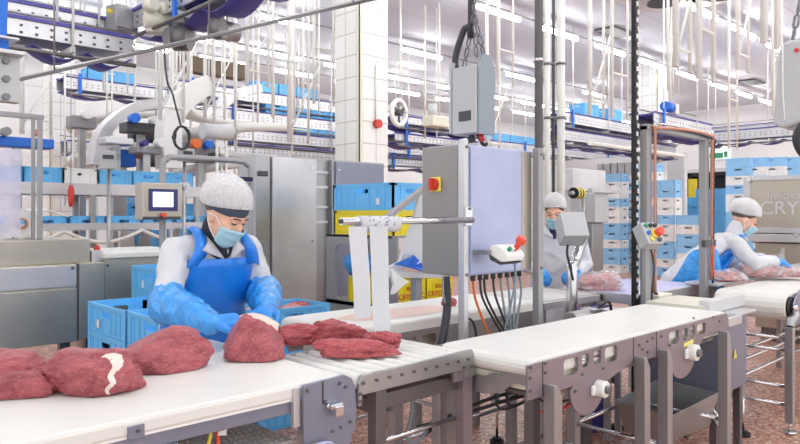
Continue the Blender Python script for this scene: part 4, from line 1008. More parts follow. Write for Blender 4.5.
# folded steel support and slanted arm between rack and cabinet
t = emp('steel_support', (3.4,3.3,0), 'white-grey slanted steel support arm left of the control cabinet', 'bracket')
Ys = 3.2
def sp(p,q): return onY(p,Ys,q)
obj('slanted_arm', MB().beam(sp(384,220), sp(424,188), .05, .03), 'frame_grey', t)
P = [sp(395,262),sp(398,248),sp(412,235),sp(421,190),sp(425,190),sp(424,272),sp(396,276)]
obj('support_plate', MB().plate([(p.x,p.z) for p in [sp(387,268),sp(400,262),sp(414,222),sp(420,192),sp(426,188),sp(423,262),sp(400,272),sp(388,276)]], [], fy(Ys), .03), 'grey_light', t, bevel=.004)
obj('foot_bar', MB().beam(sp(384,274), sp(440,275), .06, .04), 'steel_light', t)
obj('star_brace', MB().plate([(p.x,p.z) for p in [sp(388,268),sp(396,276),sp(405,281),sp(397,287),sp(391,293),sp(388,294),sp(390,285),sp(388,278)]], [], fy(Ys-.04), .02), 'white', t)
obj('blue_sheet', MB().add([sp(388,264)+V((0,-.05,0)),sp(408,256)+V((0,-.05,0)),sp(420,255)+V((0,.1,0)),sp(436,270)+V((0,.1,0)),sp(420,272)+V((0,-.05,0)),sp(400,266)+V((0,-.05,0))], [(0,1,2,3,4,5)]), 'bright_blue', t, solid=.01)
obj('stand', MB().box((sp(420,0).x-.03,Ys+.01,0),(sp(420,0).x+.03,Ys+.06,sp(420,272).z)), 'frame_grey', t)
# ---------------------------------------------------------------- people
def rings_at(R, z):
    for i in range(len(R)-1):
        a, b = R[i], R[i+1]
        if (a[0][2]-z)*(b[0][2]-z) <= 0 and a[0][2] != b[0][2]:
            t = (z-a[0][2])/(b[0][2]-a[0][2]); return (V(a[0]).lerp(V(b[0]),t), a[1]+(b[1]-a[1])*t, a[2]+(b[2]-a[2])*t)
    return (V(R[-1][0]), R[-1][1], R[-1][2])
def hand(mb, w, dirv, back, side, curl=.5, s=1.0):
    """w wrist, dirv pointing to fingertips, back = normal out of the back of the hand, side = +1/-1 thumb side"""
    d = V(dirv).normalized(); n = V(back); n = (n-d*n.dot(d)).normalized(); a = d.cross(n)*side
    w = V(w); L = .085*s
    mb.limb([w, w+d*.03*s, w+d*L*.9], [.026*s,.03*s,.032*s], 12)
    for i,(off,ln) in enumerate(((.030,.072),(.010,.082),(-.011,.076),(-.031,.060))):
        p = w+d*L+a*off*s; mb.limb([w+d*.03*s+a*off*.7*s, p], [.017*s,.0135*s], 10)
        ang = curl*.6; q = p; r = [.0125*s]; pts = [p]
        for k_,f in enumerate((.45,.30,.25)):
            ang2 = ang*(k_+1)*.9+i*.04; dd = d*math.cos(ang2)-n*math.sin(ang2); q = q+dd*ln*f*s; pts.append(q); r.append((.0115-.0012*k_)*s)
        mb.limb(pts, r, 10)
    t0 = w+d*.022*s+a*.024*s; t1 = t0+(d*.6+a*.75-n*.15*curl).normalized()*.038*s; t2 = t1+(d*.9+a*.25-n*.5*curl).normalized()*.032*s; t3 = t2+(d-a*.05-n*.6*curl).normalized()*.024*s
    mb.limb([t0,t1,t2,t3], [.018*s,.0145*s,.013*s,.011*s], 10)
def person(label, loc, rz, P, net_s=1.0):
    t = bpy.data.objects.new('person', None); COL.objects.link(t); t['label'] = label; t['category'] = 'person'; ORG[t.name] = V((0,0,0))
    sh, el, wr = P['sh'], P['el'], P['wr']; R = P['rings']; H = V(P['head']); HR = P['hrot']
    hp = lambda x,y,z: H + HR @ V((x,y,z))
    # --- body (skin, one continuous mesh)
    b = MB()
    b.ell(hp(0,.018,.035), (.076,.095,.088), HR, 24, 16); b.ell(hp(0,-.022,-.02), (.064,.072,.092), HR, 20, 14)
    b.ell(hp(0,-.045,-.085), (.042,.04,.03), HR); b.ell(hp(0,-.098,-.012), (.012,.016,.026), HR); b.ell(hp(0,-.106,-.028), (.017,.014,.012), HR)
    b.ell(hp(0,-.07,.032), (.055,.028,.014), HR)
    for s_ in (-1,1): b.ell(hp(s_*.038,-.066,-.02), (.022,.022,.022), HR); b.ell(hp(s_*.076,.01,-.01), (.010,.018,.03), HR)
    nb = V(P['neck']); b.limb([nb-V((0,0,.05)), nb, hp(0,.02,-.05)], [.06,.055,.052])
    b.loft([(c, rx*.86, ry*.84) for c,rx,ry in R], 28)
    for s_ in (0,1):
        b.limb([sh[s_], el[s_], wr[s_]], [.048,.038,.026]); b.limb([V(R[-2][0]), sh[s_]], [.05,.05])
        hd = V(P['hd'][s_]).normalized(); b.limb([wr[s_], V(wr[s_])+hd*.06], [.024,.022])
        b.limb([P['hipj'][s_], P['knee'][s_], P['ank'][s_]], [.082,.055,.04]); a_ = V(P['ank'][s_]); b.limb([a_, a_+V((0,-.13,-.03))], [.038,.03])
    obj('body', None, None, t, mesh=vox(b, .008, (0,0,0), 'skin', smooth=3))
    # --- trousers and boots
    b = MB()
    for s_ in (0,1): b.limb([P['hipj'][s_], P['knee'][s_], V(P['ank'][s_])+V((0,0,.04))], [.10,.075,.065])
    obj('trousers', None, None, t, mesh=vox(b, .012, (0,0,0), 'trousers', smooth=3))
    for s_ in (0,1):
        a_ = V(P['ank'][s_]); b = MB().limb([a_+V((0,.02,.12)), a_+V((0,.02,-.02))], [.065,.055]).limb([a_+V((0,.02,-.03)), a_+V((0,-.14,-.04))], [.045,.04])
        obj('boot', None, None, t, mesh=vox(b, .01, (0,0,0), 'boot', smooth=2))
    # --- coat
    b = MB(); b.loft([(c, rx, ry) for c,rx,ry in R], 32)
    for s_ in (0,1):
        S, E, W_ = V(sh[s_]), V(el[s_]), V(wr[s_]); end = E.lerp(W_, P.get('slv',.85))
        b.limb([V(R[-2][0])+V((0,0,-.02)), S.lerp(V(R[-2][0]),.25)+V((0,0,-.005)), S], [.07,.068,.066]); b.limb([S, S.lerp(E,.5), E, end], [.068,.066,.060,.052])
    def cf(p, n): return .008*fbm(p, 8, 1)+.010*(.5-abs(noise.noise(V((p.x*11+p.z*6,p.y*11,p.z*9)))))-.003
    obj('coat', None, None, t, mesh=vox(b, .009, (0,0,0), 'coat', cf, 4))
    # collar / inner garment
    cm = P.get('collar','collar')
    b = MB(); b.limb([nb-V((0,.02,.06)), nb+V((0,-.005,0)), nb.lerp(hp(0,.02,-.05),.72)], [.073,.068,.064])
    vt = rings_at(R, nb.z-.10)
    b.limb([nb+V((0,-.03,-.02)), V((vt[0].x, vt[0].y-vt[2]+.02, vt[0].z))], [.06,.028])
    obj('inner_collar', None, None, t, mesh=vox(b, .006, (0,0,0), cm, smooth=3))
    for s_ in (-1,1):   # lapels
        A = nb+V((s_*.068,-.03,.005)); B = V((vt[0].x+s_*.012, vt[0].y-vt[2]-.012, vt[0].z-.01)); Cc = nb+V((s_*.105,-.078,-.065)); D = nb+V((s_*.05,-.080,-.04))
        obj('lapel', MB().add([A,Cc,B,D], [(0,1,2,3)] if s_>0 else [(3,2,1,0)], True), 'coat', t, solid=.008)
    # --- head: hair, net, mask, eyes
    ns = net_s
    hb = MB(); hb.ell(hp(0,.028,.05), (.082,.098,.086), HR, 24, 14)
    obj('hair', hb, 'hair', t)
    b = MB(); vs, fs = ICO4; Q = []
    for v in vs:
        p = V((v.x*.097*ns, v.y*.118*ns, v.z*.105*ns)); lim = -.035+ (.055 if v.y < 0 else 0)*(-v.y)
        p.z = max(p.z, lim - (.03*max(0,v.y)))
        k_ = 1+.03*noise.noise(v*4)+.02*noise.noise(v*9); Q.append(hp(p.x*k_, p.y*k_+.03, p.z*k_+.065*ns))
    obj('hair_net', MB().add(Q, fs, True), 'net', t)
    if P.get('band'):
        b = MB(); Q = []; n = 40
        for k_ in range(n):
            a_ = 2*math.pi*k_/n
            for (dz,o) in ((-.024,.004),(-.01,.010),(.012,.010),(.024,.003)): Q.append(hp((.080+o)*math.sin(a_), .020-(.100+o)*math.cos(a_), .050+dz+.010*math.cos(a_)))
        b.add(Q, [(k_*4+j, ((k_+1)%n)*4+j, ((k_+1)%n)*4+j+1, k_*4+j+1) for k_ in range(n) for j in range(3)], True)
        obj('head_band', b, 'band', t, solid=.004)
    n, m_ = 20, 10; Q = []
    for i in range(n+1):
        a_ = math.radians(-68+136*i/n)
        for j in range(m_+1):
            v_ = j/m_; z = -.008-.105*v_*(1-.28*(abs(i/n-.5)*2)**2)-.012*(abs(i/n-.5)*2)
            rx_m = .072-.018*v_**2; ry_m = .100-.028*v_**2+ (.018*max(0,1-abs(a_)*2.2)*(1-v_)) + .004*math.sin(v_*18)
            Q.append(hp(rx_m*math.sin(a_), -.012-(ry_m)*math.cos(a_)+.0, z))
    obj('face_mask', MB().add(Q, [(i*(m_+1)+j,(i+1)*(m_+1)+j,(i+1)*(m_+1)+j+1,i*(m_+1)+j+1) for i in range(n) for j in range(m_)], True), 'mask', t, solid=.003)
    for s_ in (-1,1):
        obj('ear_loop', MB().tube(crv([hp(s_*.064,-.045,-.02),hp(s_*.080,-.01,.01),hp(s_*.086,.02,-.005),hp(s_*.080,-.01,-.05),hp(s_*.056,-.05,-.09)]), .0022, 6), 'white', t)
        obj('eye', MB().ell(hp(s_*.031,-.083,.012), (.015,.009,.0055), HR @ RX(-8)), 'eye', t)
        obj('eyelid', MB().ell(hp(s_*.031,-.081,.0195), (.017,.011,.008), HR), 'skin', t)
        obj('eyebrow', MB().tube([hp(s_*.014,-.096,.036),hp(s_*.032,-.095,.041),hp(s_*.050,-.082,.036)], .003, 6), 'brow', t)
    # --- gloves
    for s_ in (0,1):
        b = MB(); W_ = V(wr[s_]); hd = V(P['hd'][s_]).normalized()
        b.limb([W_-(W_-V(el[s_])).normalized()*.05, W_], [.034,.031])
        hand(b, W_, hd, P['hb'][s_], P['th'][s_], P['curl'][s_], 1.06)
        obj('glove', None, None, t, mesh=vox(b, .0045, (0,0,0), 'glove', smooth=2))
    t.location = loc; t.rotation_euler.z = math.radians(rz)
    return t
# worker 1
RG = [((0,.06,.55),.21,.15),((0,.05,.75),.20,.145),((0,.04,.92),.195,.14),((0,.01,1.05),.19,.135),((0,-.03,1.17),.205,.135),((0,-.06,1.245),.20,.125),((0,-.08,1.31),.155,.10),((-.01,-.095,1.345),.09,.075)]
P1 = dict(rings=RG, neck=(-.015,-.115,1.345), head=(-.02,-.215,1.43), hrot=RZ(20) @ RX(31),
    sh=((-.18,-.07,1.275),(.18,-.07,1.275)), el=((-.275,-.19,1.06),(.235,-.13,1.07)), wr=((-.230,-.48,1.01),(.075,-.40,1.03)),
    hd=((.85,-.5,.05),(-.6,-.62,-.1)), hb=((-.1,-.25,1),(.2,.1,1)), th=(1,-1), curl=(.8,.9),
    hipj=((-.10,.05,.85),(.10,.05,.85)), knee=((-.11,.03,.48),(.11,.03,.48)), ank=((-.12,.08,.09),(.12,.08,.09)), band=True, slv=.35)
w1 = person('person in a blue apron and grey headband pressing a meat cut on the front belt', (0,0,0), 0, P1, 1.08)
# apron
def sheet_on(R, zs, halfs, off, n=22, wr_=.004, seed=0):
    P = []
    for z,h in zip(zs,halfs):
        c, rx, ry = rings_at(R, z)
        for k_ in range(n+1):
            a_ = -h+2*h*k_/n; o = off+wr_*fbm(V((a_*.5,z,seed)), 5)+wr_*.8*math.sin(a_*9+z*7)
            P.append(c+V(((rx+o)*math.sin(a_), -(ry+o)*math.cos(a_), 0)))
    return P, [(i*(n+1)+k_, i*(n+1)+k_+1, (i+1)*(n+1)+k_+1, (i+1)*(n+1)+k_) for i in range(len(zs)-1) for k_ in range(n)]
zs = [.56+.04*i for i in range(18)]; hf = []
for z in zs:
    hf.append(1.45 if z < 1.02 else 1.45-(z-1.02)/.22*.62)
Pp, Ff = sheet_on(RG, zs, hf, .022, wr_=.005)
obj('apron', MB().add(Pp,Ff,True), 'apron', w1, solid=.004)
c, rx, ry = rings_at(RG, zs[-1])
for s_ in (-1,1):
    a_ = hf[-1]*.88
    p0 = c+V((s_*(rx+.024)*math.sin(a_), -(ry+.024)*math.cos(a_), -.03))
    pts = crv([p0, (s_*.128,-.192,1.27), (s_*.112,-.178,1.325), (s_*.100,-.12,1.372), (s_*.09,-.04,1.385), (s_*.05,.0,1.37)], 6)
    b = MB(); Q = []
    for i,p in enumerate(pts):
        w_ = .036-.014*i/len(pts); Q += [p+V((s_*w_,.004,-.010)), p+V((0,-.008,.004)), p+V((-s_*w_,.0,-.002))]
    obj('apron_strap', b.add(Q, [(i*3+j,i*3+j+1,i*3+j+4,i*3+j+3) for i in range(len(pts)-1) for j in range(2)], True), 'apron', w1, solid=.006)
for s_ in (0,1):
    E, W_, S = V(P1['el'][s_]), V(P1['wr'][s_]), V(P1['sh'][s_])
    b = MB(); A = E.lerp(S,.12)
    b.limb([A, A.lerp(E,.4), E, E.lerp(W_,.35), E.lerp(W_,.7), W_], [.070,.080,.082,.076,.062,.040], 18)
    def sf(p, n): return .010*fbm(V((p.x,p.y*2.2,p.z)), 11, 3)+.010*(.4-abs(noise.noise(V((p.x*16,p.y*34,p.z*20)))))
    obj('sleeve_cover', None, None, w1, mesh=vox(b, .007, (0,0,0), 'sleeve', sf, 3))
obj('zip', MB().tube([(0.0,-.205,1.26),(0.005,-.19,1.31)], .004), 'chrome', w1)
w1.location = (1.56,2.93,0)
# worker 2
RG2 = [((0,.04,.45),.22,.16),((0,.04,.75),.21,.155),((0,.03,.95),.20,.145),((0,.01,1.10),.20,.14),((0,-.01,1.22),.205,.13),((0,-.03,1.30),.195,.115),((0,-.035,1.345),.16,.095),((0,-.04,1.38),.09,.07)]
P2 = dict(rings=RG2, neck=(0,-.05,1.385), head=(0.0,-.09,1.485), hrot=RZ(-8) @ RX(17),
    sh=((-.185,-.03,1.32),(.185,-.03,1.32)), el=((-.25,-.08,1.05),(.26,-.08,1.06)), wr=((-.13,-.33,1.02),(.17,-.34,1.02)),
    hd=((.35,-.7,-.35),(-.75,-.5,-.25)), hb=((-.5,-.3,.8),(.3,-.5,.8)), th=(1,-1), curl=(1.1,1.0),
    hipj=((-.10,.05,.85),(.10,.05,.85)), knee=((-.11,.03,.48),(.11,.03,.48)), ank=((-.12,.08,.09),(.12,.08,.09)), collar='navy', slv=.9)
w2 = person('person in a white coat and blue mask sorting meat behind the scale terminal', (4.85,3.18,0), -54, P2, 1.04)
w2.scale = (.97,.97,.97)
for k_ in range(3): obj('button', MB().ell((.03,-.175,1.16-.13*k_),(.008,.005,.008)), 'grey_light', w2)
# worker 3, bending towards the camera's right
f = .0
RG3 = [((0,.10,.62),.20,.17),((0,.09,.80),.20,.165),((0,.04,.93),.195,.15),((0,-.07,1.03),.19,.135),((0,-.18,1.13),.19,.13),((0,-.28,1.205),.185,.12),((0,-.33,1.24),.15,.10),((0,-.36,1.27),.09,.075)]
P3_ = dict(rings=RG3, neck=(0,-.385,1.285), head=(0.0,-.475,1.385), hrot=RZ(-12) @ RX(30),
    sh=((-.175,-.31,1.20),(.175,-.31,1.20)), el=((-.22,-.45,1.04),(.20,-.46,1.03)), wr=((-.14,-.66,1.05),(.06,-.68,1.06)),
    hd=((.3,-.9,-.15),(-.2,-.9,-.1)), hb=((-.2,.1,1),(.2,.1,1)), th=(1,-1), curl=(.7,.6),
    hipj=((-.10,.10,.82),(.10,.10,.82)), knee=((-.11,.08,.46),(.11,.08,.46)), ank=((-.12,.14,.09),(.12,.14,.09)), collar='coat', slv=.9)
w3 = person('person in a white coat and blue apron leaning over wrapped meat at far right', (0,0,0), 0, P3_, 1.1)
zs3 = [.60+.03*i for i in range(20)]
Pp, Ff = sheet_on(RG3, zs3, [1.75 if z < .95 else 1.75-(z-.95)/.22*.6 for z in zs3], .03, wr_=.012, seed=4)
obj('apron', MB().add(Pp,Ff,True), 'apron', w3, solid=.004)
P = []; n = 14
for i in range(n+1):
    u = i/n
    for j in range(7):
        v_ = j/6; P.append((-.25-.02*math.sin(u*6+v_*3), .52-.72*u*(1-.1*v_)-.34*v_*(1-u), .68+.12*u+v_*(.22+.20*math.sin(math.pi*min(1,u*.7+.1)))+.015*math.sin(u*9+v_*5)))
obj('apron_tail', MB().add(P, [(i*7+j,i*7+j+1,(i+1)*7+j+1,(i+1)*7+j) for i in range(n) for j in range(6)], True), 'sleeve', w3, solid=.006)
w3.location = (5.70,2.43,0); w3.rotation_euler.z = math.radians(46)
# wrapped meat
def bagged(px, py, r, rot, seed, label, z, m_='meat_pink'):
    o, P, F = meat(px, py, r, rot, seed, label, lump=.4, m_=m_, z=z, name='wrapped_meat', src=ICO4)
    c = sum((p for p in P), V((0,0,0)))/len(P)
    Q = [c+V(((p-c).x*1.18,(p-c).y*1.18,(p-c).z*1.12+.012))+V((0,0,.01*noise.noise(p*30))) for p in P]
    for q in Q: q.z = max(q.z, z+.003)
    obj('plastic_wrap', MB().add(Q, F, True), 'film', o)
bagged(600, 290, (.15,.10,.075), -60, 3.0, 'meat in clear plastic beside the white-coated worker on the rod table', .895)
bagged(757, 277, (.17,.09,.07), -45, 5.0, 'wrapped meat directly under the leaning worker', .926)
bagged(728, 281, (.10,.07,.045), -45, 7.0, 'small wrapped meat left of the leaning worker', .926)
bagged(786, 277, (.13,.09,.055), -45, 9.0, 'wrapped meat at the right edge of the picture', .926)
for (p,q,tp,lb) in ((770,268,248,'torn clear plastic film rising from the hands of the leaning worker'),):
    c_ = atd(p,q,6.05); P = []
    for i in range(8):
        for j in range(6): P.append(c_+V((.02*i*.719,-.02*i*.695,0))+V((.01*math.sin(j+i),.02*math.sin(i*1.3),.035*j*(.5+.08*i))))
    obj('plastic_film', MB().add(P, [(i*6+j,i*6+j+1,(i+1)*6+j+1,(i+1)*6+j) for i in range(7) for j in range(5)], True), 'film', label=lb, cat='plastic film')
# ---------------------------------------------------------------- background
def column(px, d, w_, label, guard=True, button=None):
    c = atd(px, HZ, d); x, y = c.x, c.y
    t = emp('tiled_column', (x,y,0), label, 'column')
    obj('shaft', MB().box((x-w_/2,y-w_/2,0),(x+w_/2,y+w_/2,CEIL)), 'tile', t)
    obj('corner_guard', MB().box((x-w_/2-.012,y-w_/2-.012,0),(x-w_/2+.05,y-w_/2,CEIL)).box((x-w_/2-.012,y-w_/2-.012,0),(x-w_/2,y-w_/2+.05,CEIL)), 'cream', t)
    return t, x-w_/2, y-w_/2
t, bx0, by0 = column(361.5, 9.5, .52, 'large white tiled column behind the steel cabinets, with a red button')
q = onY(376, by0, 124)
rb = obj('red_button', MB().cyl((q.x,by0,q.z),(q.x,by0-.07,q.z),.06,20), 'red', t)
obj('conduit', MB().tube([(q.x-.02,by0-.015,q.z+.05),(q.x-.02,by0-.015,q.z+.8)],.010,8), 'cable_white', rb)
column(59, 15.2, .52, 'white tiled column farther off at the left behind the crate conveyor')
column(652, 19.5, .6, 'distant white tiled column behind the black perforated pole')

def over(axis, c, u0, u1, z, label, w_=.45, h=.22, step=2.0, sag=True, rods=True, m_='steel_light', bl=True, rod_px=.013, name='overhead_conveyor'):
    """axis 'x': runs along X at Y=c; axis 'y': runs along Y at X=c"""
    f = (lambda u,v,z_: V((u,c+v,z_))) if axis=='x' else (lambda u,v,z_: V((c+v,u,z_)))
    t = emp(name, f((u0+u1)/2,0,z), label, 'conveyor'); t.location.z = z
    ORG[t.name] = V(t.location)
    for s_ in (-1,1):
        obj('side_panel', MB().box(f(u0,s_*w_/2,z-h/2), f(u1,s_*(w_/2-.02),z+h/2)), m_, t)
        obj('edge_rail', MB().box(f(u0,s_*(w_/2+.02),z+h/2), f(u1,s_*(w_/2-.03),z+h/2+.03)), 'violet_belt', t)
    b = MB(); n = 0; u = u0+.06
    while u < u1 and n < 400:
        b.box(f(u,-w_/2-.004,z+.01),f(u+.025,-w_/2,z+.03)); b.box(f(u,-w_/2-.004,z-.05),f(u+.025,-w_/2,z-.03)); u += .12; n += 1
    obj('slots', b, 'dark_grey', t, kind='stuff')
    obj('belt', MB().box(f(u0,-w_/2+.03,z+h/2-.03), f(u1,w_/2-.03,z+h/2)), 'violet_belt', t)
    if sag:
        P = []; u = u0; s_ = 0
        pts = []
        while u < u1-.1:
            L_ = min(step*.5, u1-u)
            for k_ in range(6): pts.append((u+L_*k_/6, -.10*math.sin(math.pi*k_/6)))
            u += L_
        pts.append((u1,0))
        for (u_,dz) in pts: P += [f(u_,-w_/2+.04,z-h/2-.05+dz), f(u_,w_/2-.04,z-h/2-.05+dz)]
        obj('return_belt', MB().add(P, [(i*2,i*2+1,i*2+3,i*2+2) for i in range(len(pts)-1)], True), 'violet_belt', t, solid=.012)
    obj('lower_rail', MB().cyl(f(u0,-w_/2-.05,z-h/2-.12), f(u1,-w_/2-.05,z-h/2-.12), .02, 8), 'steel_dark', t)
    obj('guide_rail', MB().cyl(f(u0,w_/2+.05,z+h/2+.16), f(u1,w_/2+.05,z+h/2+.16), .014, 8), 'steel', t)
    u = u0+.3; k_ = 0
    while u < u1:
        b = MB().box(f(u-.02,-w_/2-.03,z-h/2-.08), f(u+.02,w_/2+.03,z-h/2-.03)); obj('cross_bracket', b, 'white', t)
        if bl and k_%2 == 0: obj('blue_bracket', MB().box(f(u-.03,-w_/2-.05,z-h/2-.12), f(u+.03,-w_/2-.02,z+h/2+.10)), 'bright_blue', t)
        if rods:
            for s_ in (-1,1): obj('hanger_rod', MB().cyl(f(u,s_*(w_/2+.03),z-h/2-.08), f(u,s_*(w_/2+.03),CEIL), rod_px, 8), 'rod', t)
        u += step; k_ += 1
    return t
XY = lambda p,Y: onY(p,Y).x
# near L-shaped overhead conveyor, top left
Ya = 7.3
over('x', Ya, 1.2, 2.75, 3.34, 'near overhead conveyor with purple belt at the top left corner of the picture', h=.18, w_=.36, step=1.1, rods=True, rod_px=.012)
over('x', Ya-.75, .9, 2.65, 3.02, 'lower parallel overhead conveyor at top left, purple belt sagging under it', h=.14, w_=.36, step=.9, rod_px=.012)
over('y', 3.05, 3.0, 6.9, 3.42, 'overhead conveyor rising to the upper right from the corner gearbox', h=.17, w_=.36, step=1.3, rod_px=.012)
p = atd(122, 20, 7.0)
t = emp('gearbox', p, 'grey corner gearbox where the two near overhead conveyors meet', 'gearbox')
obj('housing', MB().cbox(p, (.24,.2,.26), RZ(15)), 'frame_grey', t, bevel=.01)
obj('cover_plate', MB().cbox(p+V((-.03,-.12,0)), (.20,.02,.22), RZ(15)), 'frame_grey', t, bevel=.006)
obj('sticker', MB().cbox(p+V((-.16,-.10,.04)), (.05,.02,.04), RZ(15)), 'zebra', t)
p = atd(157, 17, 6.6)
t = emp('drive_unit', p, 'cream drive unit with round knobs on the near overhead conveyor', 'motor')
obj('body', MB().cyl(p+V((-.15,-.05,-.06)),p+V((.2,-.12,-.04)),.08).cbox(p+V((0,-.03,-.1)),(.22,.16,.14),RZ(-30)), 'cream', t, bevel=.008)
obj('hanger_rod', MB().cyl(p+V((0,-.03,-.03)),(p.x,p.y-.03,CEIL),.012), 'rod', t)
for k_ in range(3): obj('knob', MB().cyl(p+V((-.14+.13*k_,-.1,.05)),p+V((-.12+.13*k_,-.22,.05)),.055,18), 'cream', t)
p = atd(172, 38, 6.4)
t = emp('drive_motor', p, 'round grey geared motor hanging under the near overhead conveyor', 'motor')
obj('disc', MB().cyl(p+V((0,-.05,0)),p+V((.1,-.15,0)),.13,24), 'steel_dark', t); obj('motor_body', MB().cyl(p+V((0,.1,.02)),p+V((.25,.12,.06)),.09,20), 'frame_grey', t); obj('hanger_rod', MB().cyl(p+V((.12,.11,.1)),(p.x+.12,p.y+.11,CEIL),.012), 'rod', t)
p = atd(222, 30, 6.0)
t = emp('drive_motor', p, 'small grey geared motor under the overhead conveyor, nearer its right end', 'motor')
obj('motor_body', MB().cyl(p+V((-.1,.0,0)),p+V((.15,.0,0)),.085,20), 'steel', t); obj('hanger_rod', MB().cyl(p+V((.05,0,.08)),(p.x+.05,p.y,CEIL),.012), 'rod', t); obj('disc', MB().cyl(p+V((-.12,-.09,-.03)),p+V((-.08,-.16,-.03)),.09,24), 'steel_dark', t)
# cable tray crossing the top left
A = atd(14,81,4.6); B = atd(388,-4,5.0)
t = emp('cable_tray', A.lerp(B,.5), 'thin grey cable tray slanting from the left edge up past the big tiled column', 'cable tray')
dv = V((0,.0,.055)); sd = V((.05,.05,0))
obj('rail', MB().beam(A,B,.018,.018), 'steel_dark', t); obj('rail', MB().beam(A+dv+sd*2,B+dv+sd*2,.014,.014), 'steel', t)
b = MB()
for i in range(34): q = A.lerp(B,(i+.5)/34); b.beam(q,q+dv+sd*2,.008,.008)
obj('rungs', b, 'steel', t, kind='stuff')
obj('cable', MB().tube([A+V((0,0,.02)),A.lerp(B,.4)+V((.04,.04,.012)),B+V((0,0,.02))],.012), 'cable_white', t)
for f_ in (.1,.5,.9): q = A.lerp(B,f_); obj('hanger_rod', MB().cyl(q,(q.x,q.y,CEIL),.006,6), 'steel', t)
# mid-left crate conveyor
YL = 8.4
t = emp('crate_conveyor', (2.5,YL,0), 'waist-high steel conveyor with a row of crates on it, behind the left machines', 'conveyor')
zr_ = onY(100,YL,185).z
obj('beam', MB().box((-.5,YL-.3,zr_-.13),(4.45,YL-.26,zr_)), 'steel_light', t)
obj('beam', MB().box((-.5,YL+.26,zr_-.13),(4.45,YL+.3,zr_)), 'steel_light', t)
obj('belt', MB().box((-.5,YL-.26,zr_-.03),(4.45,YL+.26,zr_-.005)), 'deep_blue', t)
for x in (.2,1.5,2.9,4.2):
    for s_ in (-1,1): obj('leg', MB().box((x-.03,YL+s_*.28-.03,0),(x+.03,YL+s_*.28+.03,zr_-.13)), 'steel', t)
zl = onY(100,YL,226).z
obj('lower_beam', MB().box((-.5,YL-.36,zl-.04),(4.45,YL-.31,zl+.04)), 'steel_light', t)
obj('lower_beam', MB().box((-.5,YL+.30,zl-.04),(4.45,YL+.36,zl+.04)), 'steel', t)
obj('drip_pan', MB().box((-.5,YL-.3,zl-.03),(4.45,YL+.3,zl-.01)), 'steel', t)
pts = []
for k_ in range(41):
    u = k_/40; x = .8+3.5*u; pts.append((x,YL-.42,zl-.05-.13*abs(math.sin(u*math.pi*4))))
obj('hose', MB().tube(pts,.022), 'cable_white', t)
for i in range(11):
    x = 1.15+.395*i; k_ = 'white_crate' if i in (1,) else 'blue_crate'
    x = XY(16,YL)+.395*i
    if i==1: k_='white_crate'
    crate_at(k_ if k_=='white_crate' else 'blue_crate', (x+.2,YL,zr_), 90, '%s crate, number %d from the left on the left crate conveyor' % ('white' if k_=='white_crate' else 'blue', i+2), 'crates on the left crate conveyor', L=.56, W=.385, H=.17, tag_side=('y',1,.12)) if x < 4.1 else None
crate_at('blue_crate', (XY(16,YL)-.2,YL,zr_), 90, 'blue crate at the left end of the left crate conveyor', 'crates on the left crate conveyor', L=.56, W=.385, H=.17)
for i in range(9):
    x = .75+.42*i
    crate_at('blue_crate', (x,YL+.0,zl+.042 if False else zl-.008), 90, 'low blue crate, number %d from the left beneath the crate conveyor' % (i+1), 'crates under the left crate conveyor', L=.56, W=.385, H=.13)
# hanging red tool
p = onY(71,YL-.5,196)
t = emp('hanging_tool', p, 'red spring tool hanging in front of the left crate conveyor', 'tool')
obj('tool_body', MB().tube([p+V((0,0,.12)),p+V((0,0,.05)),p-V((0,0,.05)),p-V((0,0,.12))],[.02,.035,.03,.02]), 'red', t)
obj('tool_wire', MB().cyl(p+V((0,0,.12)),(p.x,p.y,CEIL),.004,5), 'steel', t)
# small clutter around: crates under, rails
for (px_,Y_,z_,k_,lb) in ((129,9.6,.0,'white_crate','white crates on the floor seen under the left crate conveyor'),(143,9.6,.0,'blue_crate','blue crates on the floor seen under the left crate conveyor')):
    x = XY(px_,Y_)
    for i in range(6): crate_at(k_, (x,Y_,z_+i*.202), 0, '%s crate, %s, stack seen under the left crate conveyor' % (k_.split('_')[0], ordn[i] if i<5 else 'topmost'), 'floor stacks under the crate conveyor', L=.4, W=.4)
for px_,i_ in ((131,0),):
    x = XY(px_,10.6)
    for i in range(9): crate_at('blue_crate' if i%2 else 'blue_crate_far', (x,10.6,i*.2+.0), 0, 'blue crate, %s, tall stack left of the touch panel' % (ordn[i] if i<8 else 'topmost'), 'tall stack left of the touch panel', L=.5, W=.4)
x = XY(188,9.8)
for i in range(8): crate_at('blue_crate', (x,9.8,i*.2), 0, 'blue crate, %s, tall stack right of the touch panel' % (ordn[i] if i<7 else 'topmost'), 'tall stack right of the touch panel', L=.5, W=.4)

# small grey scale display on a post and cable coil
p = onY(108,7.6,160)
t = emp('scale_display', (p.x,7.6,0), 'small grey scale display on a post above the left crate conveyor', 'display')
obj('case', MB().cbox(p,(.17,.10,.2),RZ(-20)), 'grey_paint', t, bevel=.008); obj('lcd', MB().cbox(p+V((-.02,-.056,.03)),(.11,.008,.045),RZ(-20)), 'lcd', t)
obj('post', MB().cyl((p.x+.03,7.66,0),(p.x+.03,7.66,p.z),.02), 'steel', t)
p = onY(181,7.8,138)
t = emp('cable_coil', p, 'black coiled cable hanging beside the white curved chute', 'cable')
cp = [p+V((.10*math.cos(a/8*math.pi)*(1+.1*math.sin(a)), -.01*(a%5), .14*math.sin(a/8*math.pi))) for a in range(64)]
obj('coil', MB().tube(cp,.013,6), 'cable', t)
obj('cable', MB().tube(crv([p+V((0,0,.14)),p+V((-.1,0,.5)),p+V((-.16,.1,1.0)),p+V((-.14,.2,CEIL-p.z))]),.012), 'cable', t)
t = emp('scale_display', (p.x+.1,7.9,0), 'dark-faced scale display below the black cable coil', 'display')
